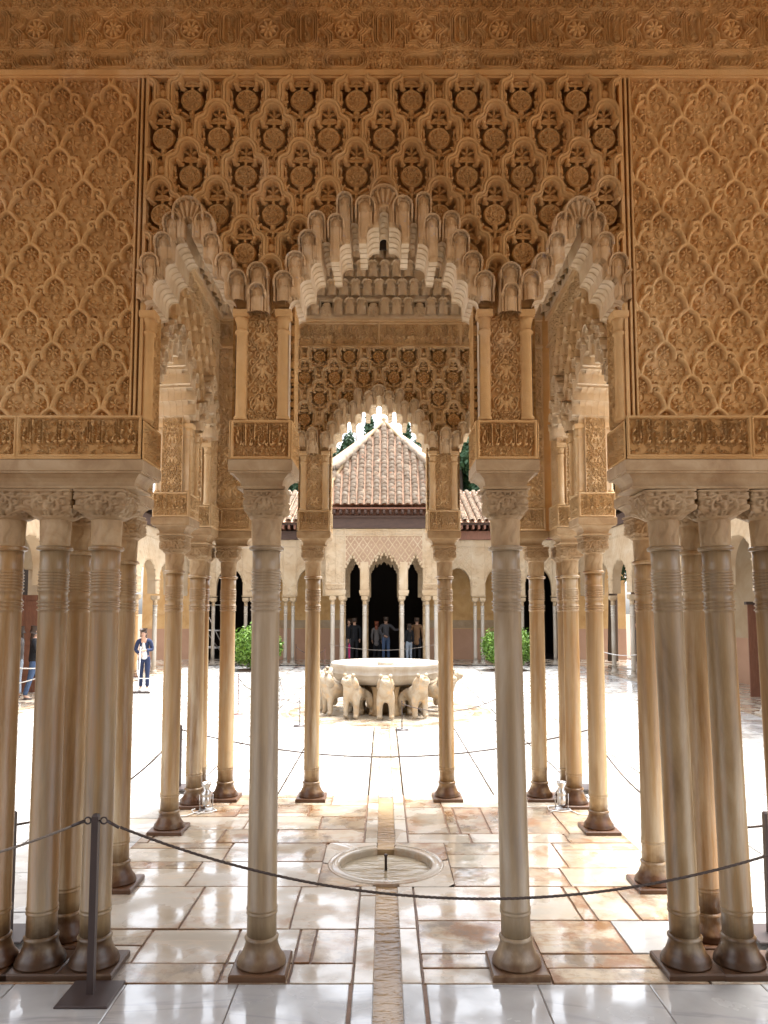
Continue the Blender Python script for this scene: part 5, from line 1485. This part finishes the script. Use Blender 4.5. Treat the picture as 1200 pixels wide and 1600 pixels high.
def clipped_bush(x, y, r_, label):
    t = empty("orange_bush", (x, y, ZC), label=label, cat="bush", group="round clipped orange bushes")
    obj("crown", sharedm('bush', lambda: leaf_cloud("crown", [(0, 0, 0, 1, 1, .88)] + [(.55 * math.cos(a), .55 * math.sin(a), .15 * math.sin(3 * a), .5, .5, .5) for a in np.linspace(0, 6, 9)], 14000, .055, 5, .72)), M['foliage'], t, (0, 0, .82), sc=r_)
    obj("trunk", MB().tube([(0, 0, 0), (.02, 0, .2), (-.01, 0, .5), (0, 0, .9)], [.06, .05, .05, .03]).mesh("trunk"), M['bark'], t)
    obj("soil_patch", MB().lathe([(0, .03), (.62, .03), (.66, .0), (.66, -.04)], 24, cap=False).mesh("soil_patch"), M['soil'], t)
clipped_bush(-4.45, 25.9, .84, "round clipped orange bush left of the fountain, split by the near column")
clipped_bush(4.30, 25.9, .84, "round clipped orange bush right of the fountain, by the paired columns")
_tc = {}
def tree(x, y, h, r_, kind, label):
    t = empty("evergreen_tree", (x, y, 0), label=label, cat="tree", group="trees beyond the far roofs")
    if kind not in _tc:
        rt = random.Random(kind + 50); bl = []
        if kind == 0:
            for k in range(16):
                f = k / 15; bl.append((rt.uniform(-.25, .25) * (1 - f), rt.uniform(-.3, .3), .25 + .72 * f, .8 * (1 - f) ** .8 + .12, .8 * (1 - f) + .12, .07))
        else:
            for k in range(26):
                a = rt.uniform(0, 6.28); f = rt.random(); q = math.sin(.25 + f * 2.6)
                bl.append((math.cos(a) * .62 * q, math.sin(a) * .62 * q, .30 + .62 * f, .36, .36, .085))
        _tc[kind] = leaf_cloud("crown", bl, 26000, .085, kind, .1, .5, .11)
    o = obj("crown", _tc[kind], M['foliage_dark'], t, (0, 0, 0), sc=(r_, r_, h))
    obj("trunk", MB().tube([(0, 0, 0), (.05 * r_, 0, h * .3), (0, 0, h * .6), (0, 0, h * .95)], [.22, .17, .12, .03]).mesh("trunk"), M['bark'], t)
def tpx(px, py, Y): return (px - 600) / 1155 * Y, 2 + (955 - py) / 1155 * Y
for px, py, Y, r_, kind, lb in ((577, 625, 40, 1.15, 0, "pointed cypress rising just left of the pavilion roof tip"), (556, 650, 41, 1.35, 1, "bushy evergreen left of the pavilion roof tip"),
        (532, 676, 43, 1.2, 1, "low evergreen at the left of the trees behind the tile roof"), (636, 632, 42, 1.0, 0, "slim cypress just right of the pavilion roof tip"),
        (664, 660, 41, 1.3, 1, "bushy evergreen right of the pavilion roof tip"), (722, 640, 40, 1.7, 1, "dark evergreen seen right of the right back pier"), (748, 652, 45, 1.6, 0, "cypress seen at the edge of the right near pier"),
        (460, 706, 46, 1.1, 1, "dark tree seen as a sliver left of the left back pier"), (955, 585, 30, 1.5, 1, "evergreen seen through the right side arch"), (990, 600, 33, 1.2, 1, "tall evergreen behind the right side gallery"),
        (475, 690, 44, .7, 0, "cypress hidden mostly behind the left back pier")):
    xx, zz = tpx(px, py, Y); tree(xx, Y, zz, r_, kind, lb)

# ------------------------------------------------------------------ rope barriers
def catenary(a, b, sag, n=40):
    a, b = Vector(a), Vector(b); P = []
    for i in range(n + 1):
        t = i / n; p = a.lerp(b, t); p.z -= sag * 4 * t * (1 - t); P.append(p)
    return P
def rope_thing(a, b, sag, r_, label, mat='rope', group="barrier ropes", twist=True, n=60):
    P = catenary(a, b, sag, n)
    mb = MB()
    if twist:
        for ph in (0, 2 * PI / 3, 4 * PI / 3):
            Q = []; N = n * 5; D = (Vector(b) - Vector(a)).normalized(); s1 = D.cross(Vector((0, 0, 1))).normalized(); s2 = D.cross(s1)
            for i in range(N + 1):
                u = i / N * n; k = min(int(u), n - 1); p = P[k].lerp(P[k + 1], u - k); an = ph + i * .9
                Q.append(p + (s1 * math.cos(an) + s2 * math.sin(an)) * r_ * .45)
            mb.tube(Q, r_ * .62, 5)
    else: mb.tube(P, r_, 6)
    return obj("barrier_rope", mb.mesh("barrier_rope"), M[mat], label=label, cat="rope", group=group)
def near_post(x, y, h, rz, label, hooks=True):
    t = empty("rope_post", (x, y, 0), rz, label=label, cat="barrier post", group="square brown rope posts")
    obj("pole", MB().rect([(0, .008), (0, h - .012), (-.006, h)], .0175, .0175).mesh("pole"), M['iron'], t)
    obj("foot_plate", MB().box(-.135, .135, -.135, .135, 0, .012, .004).mesh("foot_plate"), M['iron'], t)
    if hooks:
        for s_ in (-1, 1):
            ring = [(s_ * (.043 + .017 * math.cos(a)), 0, h - .035 + .017 * math.sin(a)) for a in np.linspace(0, 2 * PI, 15)]
            obj("hook", MB().tube(ring, .0045, 6).tube([(s_ * .015, 0, h - .035), (s_ * .03, 0, h - .035)], .005, 6).mesh("hook"), M['iron'], t)
            obj("rope_end", MB().tube([(s_ * .06, 0, h - .037), (s_ * .125, 0, h - .062 - (.01 if s_ > 0 else 0))], .0085, 8).mesh("rope_end"), M['iron'], t)
    return t
near_post(-1.532, 4.03, .925, 0, "dark square rope post with plate foot, in front of the left near cluster")
near_post(2.62, 4.03, .925, 0, "dark rope post just outside the right edge holding the near rope")
near_post(-2.33, 4.76, .745, 0, "brown rope post seen between the first and second columns at left", False)
near_post(2.40, 4.76, .745, 0, "brown rope post at the right edge behind the near columns", False)
near_post(-2.33, 8.60, .70, 0, "brown rope post outside the far left corner group of columns", False)
near_post(2.36, 8.60, .70, 0, "brown rope post outside the far right corner group of columns", False)
rope_thing((-1.40, 4.03, .855), (2.50, 4.03, .87), .375, .0075, "dark twisted rope sagging across the whole view in front of the two near columns", 'rope_dark')
rope_thing((-1.66, 4.03, .86), (-4.4, 4.05, .86), .28, .0075, "grey rope rising to the post at left, in front of the near cluster")
rope_thing((-2.33, 4.76, .66), (-2.33, 8.6, .65), .20, .0085, "dark rope along the left side of the pavilion", 'rope_dark')
rope_thing((2.40, 4.76, .66), (2.36, 8.6, .65), .34, .0085, "dark rope along the right side of the pavilion", 'rope_dark')
rope_thing((-2.33, 8.6, .65), (2.36, 8.6, .65), .31, .0085, "dark rope drooping across the court side of the pavilion", 'rope_dark')
def thin_post(x, y, h, label, mat='steel'):
    t = empty("low_post", (x, y, ZC), label=label, cat="barrier post", group="thin posts around the fountain")
    obj("pole", MB().lathe([(.009, .01), (.009, h - .02), (.014, h - .018), (.014, h)], 8).mesh("pole"), M[mat], t)
    obj("foot", MB().lathe([(.12, 0), (.12, .01), (.03, .022), (.012, .03)], 20).mesh("foot"), M[mat], t)
M['post_red'] = plain("brown_red_post", (.16, .07, .06), .5)
tp = [(-1.505, 13.4, .50, "thin low post left of the frontmost lion", 'iron'), (.31, 12.95, .50, "thin low post just right of the frontmost lion", 'iron'), (-2.41, 17.3, .48, "thin low post near the left lions, behind the near left column", 'iron'),
      (-2.90, 14.9, .80, "tall brown post left of the fountain beside the bush", 'post_red'), (2.18, 14.0, .50, "thin low post right of the fountain near the right near column", 'iron'), (-2.62, 16.4, .55, "thin grey post behind the tall brown one", 'iron'),
      (-3.18, 26.9, .85, "dark post by the far pavilion's left column pair", 'iron'), (-1.95, 24.6, .85, "brown post at the left end of the far pavilion", 'post_red'), (-7.2, 21.9, .95, "dark post beside the woman in the left gallery", 'iron')]
for a in tp: thin_post(*a)
def low_rope(i, j, sag, label, k=.9): 
    a, b = tp[i], tp[j]; rope_thing((a[0], a[1], ZC + a[2] * k), (b[0], b[1], ZC + b[2] * k), sag, .009, label, 'rope_dark', "thin ropes around the fountain", False, 20)
low_rope(2, 0, .22, "thin rope between the left low posts by the lions"); low_rope(1, 4, .2, "thin rope right of the frontmost lion"); low_rope(3, 5, .2, "thin rope beside the tall brown post"); low_rope(7, 6, .2, "thin rope in front of the far gallery at left")
rope_thing((-1.95, 26.2, .85), (1.9, 26.2, .85), .22, .009, "pale rope hung across the far pavilion's arches", 'rope', "thin ropes around the fountain", False, 24)
rope_thing((-9.4, 16.6, .95), (-6.3, 16.9, .98), .25, .014, "upper white rope in front of the person in the black puffer jacket", 'white', "thin ropes around the fountain", False, 24)
rope_thing((-9.2, 16.3, .30), (-6.9, 16.6, .85), .16, .014, "lower white rope in front of the person in the black puffer jacket", 'white', "thin ropes around the fountain", False, 24)
rope_thing((-7.2, 18.9, .42), (-4.6, 18.9, .42), .12, .010, "white rope across the knees of the woman with the squeegee", 'white', "thin ropes around the fountain", False, 24)
rope_thing((8.0, 21.5, .95), (6.9, 24.0, .75), .2, .012, "pale rope between the right gallery columns", 'white', "thin ropes around the fountain", False, 24)

# ------------------------------------------------------------------ floodlights on the pavilion floor
def floodlight(x, y, rz, label):
    t = empty("floodlight", (x, y, 0), rz, label=label, cat="floodlight", group="small floodlights between the rear columns")
    obj("base", MB().box(-.07, .07, -.05, .05, 0, .012, .003).tube([(-.06, 0, .012), (-.065, 0, .10), (-.065, 0, .16)], .005).tube([(.06, 0, .012), (.065, 0, .10), (.065, 0, .16)], .005).mesh("base"), M['steel'], t)
    obj("housing", MB().lathe([(.035, .05), (.046, .06), (.046, .13), (.040, .14), (.048, .15), (.048, .185), (.032, .20), (.028, .215), (.050, .262), (.052, .275), (.044, .275), (.024, .235)], 20).mesh("housing"), M['steel'], t)
    obj("lens", MB().lathe([(.0, .238), (.028, .24)], 16, cap=False).mesh("lens"), M['dark'], t)
    obj("cable", MB().tube([(.02, .03, .012), (-.05, .10, .008), (-.14, .03, .008), (-.12, -.09, .008), (.0, -.12, .008), (.10, -.06, .008), (.07, .02, .012), (-.03, -.06, .010), (-.10, -.16, .008)], .0055, 6).mesh("cable"), M['white'], t)
floodlight(-1.79, 7.62, .3, "small steel floodlight on the floor between the far left columns")
floodlight(1.80, 7.66, -.3, "small steel floodlight on the floor between the far right columns")
obj("cable", MB().tube([(1.86, 7.6, .01), (1.92, 7.45, .01), (2.05, 7.42, .01), (2.14, 7.46, .01)], .006).mesh("cable"), M['white'], label="white cable running from the right floodlight round the column base", cat="cable")
obj("cable", MB().tube([(-1.84, 7.58, .01), (-1.92, 7.40, .01), (-2.02, 7.36, .01), (-2.14, 7.42, .01)], .006).mesh("cable"), M['white'], label="white cable running from the left floodlight round the column base", cat="cable")

# ------------------------------------------------------------------ people
def cloth(name, c, rough=.85): 
    if name not in M: M[name] = plain(name, c, rough, bump=.15, bscale=30)
    return M[name]
M['skin'] = plain("skin", (.50, .30, .21), .5); M['hair'] = plain("dark_hair", (.05, .03, .02), .5, var=.4)
def person(loc, rz, label, top, bottom, hair='hair', H=1.68, lean=0.0, arms='down', coat=False, long_hair=True, shoes='iron', shirt=None, female=True, sub=2, stride=.0, head_down=0.0, puffer=False):
    t = empty("person", loc, rz, label=label, cat="person")
    s = H / 1.70; W_ = (.165 if female else .19) * s
    def f(x, y, z):          # leaning forward about the hips (figure faces -Y)
        if z > .92 * s:
            d = z - .92 * s; return (x, y - math.sin(lean) * d, .92 * s + math.cos(lean) * d)
        return (x, y, z)
    hy = -.02 - head_down * .07
    d = {'pel': (f(0, 0, .93 * s), (.125 * s, .095 * s), None), 'waist': (f(0, 0, 1.08 * s), (.105 * s, .08 * s), 'pel'), 'chest': (f(0, .0, 1.27 * s), (.13 * s, .095 * s), 'waist'), 'coll': (f(0, 0, 1.40 * s), (.075 * s, .065 * s), 'chest'),
         'neck': (f(0, hy * .5, 1.46 * s), (.052 * s,) * 2, 'coll'), 'chin': (f(0, hy, 1.52 * s), (.066 * s, .07 * s), 'neck'), 'skull': (f(0, hy - .01, 1.61 * s), (.080 * s, .092 * s), 'chin'), 'crown': (f(0, hy + .005, 1.655 * s), (.045 * s, .055 * s), 'skull')}
    J = {}
    for q, nm in ((1, 'l'), (-1, 'r')):
        sh = f(q * W_, 0, 1.385 * s)
        if arms == 'down': el, wr = f(q * (W_ + .05), .02, 1.10 * s), f(q * (W_ + .045), -.05, .87 * s)
        elif arms == 'front': el, wr = f(q * (W_ + .06), -.05, 1.14 * s), f(q * .06, -.26, (1.14 if q > 0 else 1.02) * s)
        elif arms == 'back': el, wr = f(q * (W_ + .09), .06, 1.14 * s), f(q * .05, .15, 1.00 * s)
        else: el, wr = (f(q * (W_ + .06), .03, 1.12 * s), f(q * .06, .15, 1.0 * s)) if q > 0 else (f(q * (W_ + .19), -.10, 1.20 * s), f(q * (W_ + .38), -.16, 1.24 * s))
        J[nm] = (sh, el, wr)
        d['sh' + nm] = (sh, .058 * s, 'coll'); d['el' + nm] = (el, .041 * s, 'sh' + nm); d['wr' + nm] = (wr, .027 * s, 'el' + nm)
        dv = (Vector(wr) - Vector(el)).normalized(); pl = Vector(wr) + dv * .06 * s
        d['pa' + nm] = (tuple(pl), (.032 * s, .02 * s), 'wr' + nm)
        sd = dv.cross(Vector((0, 1, 0))).normalized() if abs(dv.y) < .9 else Vector((1, 0, 0))
        for k in range(4):
            o_ = (k - 1.5) * .016 * s; ln = (.05, .06, .056, .045)[k] * s
            d['f%d%s' % (k, nm)] = (tuple(pl + dv * ln + sd * o_ + Vector((0, -.012, -.012))), .008 * s, 'pa' + nm)
        d['th' + nm] = (tuple(Vector(wr) + dv * .05 * s + sd * .045 * s), .009 * s, 'wr' + nm)
        st = stride * q
        hip = (q * .085 * s, 0, .86 * s); kn = (q * .095 * s, -st * .5 - .01, .48 * s); an = (q * .10 * s, -st + .01, .09 * s)
        J['leg' + nm] = (hip, kn, an)
        d['hp' + nm] = (hip, .085 * s, 'pel'); d['kn' + nm] = (kn, .052 * s, 'hp' + nm); d['an' + nm] = (an, .036 * s, 'kn' + nm); d['ft' + nm] = ((an[0], an[1] - .13 * s, .035), (.035 * s, .028 * s), 'an' + nm)
    V, E_, Rr = chain(d)
    obj("body", skin_mesh("body", V, E_, Rr, sub), M['skin'], t)
    # trousers
    g = 1.12
    e = {'belt': (f(0, 0, 1.03 * s), (.118 * s, .095 * s), None), 'pel': (f(0, 0, .95 * s), (.138 * s, .108 * s), 'belt')}
    for nm in 'lr':
        hip, kn, an = J['leg' + nm]
        e['hp' + nm] = (hip, .098 * s, 'pel'); e['kn' + nm] = (kn, .066 * s, 'hp' + nm); e['an' + nm] = ((an[0], an[1], .11 * s), .055 * s, 'kn' + nm)
    V, E_, Rr = chain(e); obj("trousers", skin_mesh("trousers", V, E_, Rr, sub), bottom, t)
    pf_ = 1.18 if puffer else 1.0
    zlow = (.62 if coat else .84) * s
    e = {'hem': (f(0, .0, zlow), (.155 * s * pf_, .12 * s * pf_), None), 'hp': (f(0, 0, .97 * s), (.148 * s * pf_, .115 * s * pf_), 'hem'), 'wa': (f(0, 0, 1.10 * s), (.128 * s * pf_, .10 * s * pf_), 'hp'),
         'ch': (f(0, 0, 1.27 * s), (.148 * s * pf_, .112 * s * pf_), 'wa'), 'co': (f(0, .005, 1.405 * s), (.09 * s * pf_, .08 * s * pf_), 'ch')}
    for nm in 'lr':
        sh, el, wr = J[nm]
        e['sh' + nm] = (sh, .072 * s * pf_, 'co'); e['el' + nm] = (el, .055 * s * pf_, 'sh' + nm); e['wr' + nm] = (tuple(Vector(el).lerp(Vector(wr), .93)), .042 * s * pf_, 'el' + nm)
    V, E_, Rr = chain(e); obj("coat" if coat else "jacket", skin_mesh("jacket", V, E_, Rr, sub), top, t)
    if shirt:
        e = {'a': (f(.005, -.062 * s, .86 * s), (.105 * s, .080 * s), None), 'b': (f(.0, -.058 * s, 1.1 * s), (.085 * s, .070 * s), 'a'), 'c': (f(0, -.052 * s, 1.30 * s), (.06 * s, .076 * s), 'b'), 'd': (f(0, -.035 * s, 1.40 * s), (.04 * s, .045 * s), 'c')}
        V, E_, Rr = chain(e); obj("shirt", skin_mesh("shirt", V, E_, Rr, sub), shirt, t)
    hz = 1.615 * s
    e = {'a': (f(0, hy + .026, hz + .018 * s), (.092 * s, .092 * s), None), 't': (f(0, hy + .022, hz + .060 * s), (.040 * s, .050 * s), 'a'), 'b': (f(0, hy + .045, hz - .05 * s), (.080 * s, .06 * s), 'a')}
    if long_hair:
        e['c'] = (f(0, .055 + hy * .5, 1.48 * s), (.085 * s, .055 * s), 'b'); e['d'] = (f(0, .075, 1.34 * s), (.085 * s, .045 * s), 'c')
    V, E_, Rr = chain(e); obj("hair", skin_mesh("hair", V, E_, Rr, sub), M[hair], t)
    # face
    fx, fy, fz = f(0, hy - .01, 1.585 * s)
    mb = MB(); mb.tube([(fx, fy - .083 * s, fz + .01), (fx, fy - .106 * s, fz - .012), (fx, fy - .088 * s, fz - .018)], [.008 * s, .013 * s, .008 * s], 6)
    obj("nose", mb.mesh("nose"), M['skin'], t)
    for q in (-1, 1):
        mb = MB(); mb.tube([(fx + q * .03 * s - .008, fy - .083 * s, fz + .014), (fx + q * .03 * s + .008, fy - .083 * s, fz + .014)], .0045 * s, 6); obj("eye", mb.mesh("eye"), M['dark'], t)
        mb = MB(); mb.tube([(fx + q * .077 * s, fy, fz + .02), (fx + q * .080 * s, fy + .01, fz - .01)], .009 * s, 6); obj("ear", mb.mesh("ear"), M['skin'], t)
    obj("mouth", MB().tube([(fx - .02, fy - .080 * s, fz - .043 * s), (fx + .02, fy - .080 * s, fz - .043 * s)], .005, 6).mesh("mouth"), M['lips'], t)
    for nm in 'lr':
        a = J['leg' + nm][2]
        e = {'a': ((a[0], a[1] + .03, .045), .046 * s, None), 'b': ((a[0], a[1] - .08 * s, .038), (.045 * s, .036 * s), 'a'), 'c': ((a[0], a[1] - .16 * s, .032), (.038 * s, .028 * s), 'b')}
        V, E_, Rr = chain(e); obj("shoe", skin_mesh("shoe", V, E_, Rr, 1), M[shoes], t)
    return t
M['lips'] = plain("lips", (.35, .12, .10), .5)
navy = cloth("navy_cloth", (.02, .03, .075)); black = cloth("black_cloth", (.012, .013, .017)); jean = cloth("blue_jeans", (.06, .10, .19)); whitec = cloth("white_cloth", (.75, .75, .74)); greyc = cloth("grey_cloth", (.16, .15, .15))
brownc = cloth("brown_cloth", (.22, .12, .06)); ljean = cloth("pale_jeans", (.32, .38, .46)); hood = cloth("hoodie_cloth", (.07, .07, .08))
M['red_hair'] = plain("red_hair", (.20, .05, .02), .5)
person((-6.17, 19.2, ZC), .12, "woman in navy suit and white shirt, leaning forward and pushing a squeegee", navy, navy, H=1.58, lean=.20, arms='front', shoes='white', shirt=whitec, head_down=1.0, stride=.06)
t = empty("squeegee", (-6.17, 19.2, ZC), label="long floor squeegee with white pole held by the woman in navy", cat="squeegee")
obj("pole", MB().tube([(.0, -.33, 1.14), (.03, -.55, .03)], .014).mesh("pole"), M['white'], t)
obj("blade", MB().box(-.33, .33, -.575, -.535, .0, .05).mesh("blade"), M['iron'], t)
person((-8.12, 17.3, ZC), PI * .62, "person with long dark hair in a black puffer jacket and jeans at the left edge", black, jean, H=1.68, arms='front', puffer=True, stride=.16)
person((-8.62, 17.6, ZC), -PI * .3, "person in grey jacket and light blue jeans, mostly hidden by the leftmost column", greyc, ljean, H=1.66, arms='down')
person((.08, 30.6, ZC), PI + .15, "man in dark grey hoodie and jeans, back turned, in the middle doorway", hood, jean, H=1.78, arms='point', female=False, long_hair=False, sub=2)
person((-.30, 30.9, ZC), PI - .2, "red-haired woman in a long grey coat beside the man in the middle doorway", greyc, black, hair='red_hair', H=1.60, coat=True)
person((-1.20, 30.2, ZC), PI + .3, "man in black jacket standing in the left arch of the far pavilion", black, black, H=1.74, female=False, long_hair=False)
person((-1.42, 30.7, ZC), -.6, "person behind the man in black in the left arch of the far pavilion", black, greyc, H=1.70, female=False, long_hair=False)
person((1.34, 30.3, ZC), PI - .2, "person in a brown coat standing in the right arch of the far pavilion", brownc, black, H=1.76, coat=True, female=False, long_hair=False)
person((1.00, 29.8, ZC), PI + .6, "shorter person in dark top and pale jeans in the right arch of the far pavilion", black, ljean, H=1.52)
person((8.02, 23.4, ZC + .02), -PI * .5, "dark dressed person half hidden behind a right gallery column", black, black, H=1.70, long_hair=False, female=False)
M['pink'] = plain("pink_cloth", (.55, .04, .18), .7)
obj("umbrella", MB().tube([(-1.36, 29.9, .05), (-1.39, 29.9, .12), (-1.40, 29.9, .6), (-1.40, 29.9, .72)], [.01, .035, .045, .012]).mesh("umbrella"), M['pink'], label="folded pink umbrella beside the man in black in the left arch", cat="umbrella")

# ------------------------------------------------------------------ odd things in the galleries
t = empty("wooden_board", (-9.0, 18.6, ZC), .1, label="tall red brown wooden door leaf behind the person in the puffer jacket", cat="door")
for k in range(4): obj("plank", MB().box(-.50 + k * .25, -.255 + k * .25, -.02, .02, .03, 2.45).mesh("plank"), M['wood_red'], t)
for z in (.3, 1.2, 2.2): obj("batten", MB().box(-.5, .5, -.045, -.022, z, z + .1).mesh("batten"), M['wood_red'], t)
t = empty("wooden_board", (9.15, 17.6, ZC), -.1, label="low red brown wooden door leaf seen between the right near columns", cat="door")
for k in range(4): obj("plank", MB().box(-.50 + k * .25, -.255 + k * .25, -.02, .02, .03, 2.2).mesh("plank"), M['wood_red'], t)
obj("ledge", MB().box(-.55, .55, -.08, .06, 2.2, 2.27).mesh("ledge"), M['iron'], t)
t = empty("scaffold", (-7.15, 30.3, ZC), .0, label="steel scaffold tower inside the dark doorway at the far left corner", cat="scaffold")
for x in (-.45, .55):
    for y in (0, .9): obj("standard", MB().tube([(x, y, 0), (x, y, 3.4)], .024).mesh("standard"), M['steel'], t)
for z in (.55, 1.25, 2.3):
    for y in (0, .9): obj("ledger", MB().tube([(-.45, y, z), (.55, y, z)], .02).mesh("ledger"), M['steel'], t)
obj("brace", MB().tube([(-.45, 0, 2.7), (.55, 0, .7)], .018).mesh("brace"), M['steel'], t)
obj("brace", MB().tube([(-.45, 0, 1.7), (.35, .9, .3)], .018).mesh("brace"), M['steel'], t)
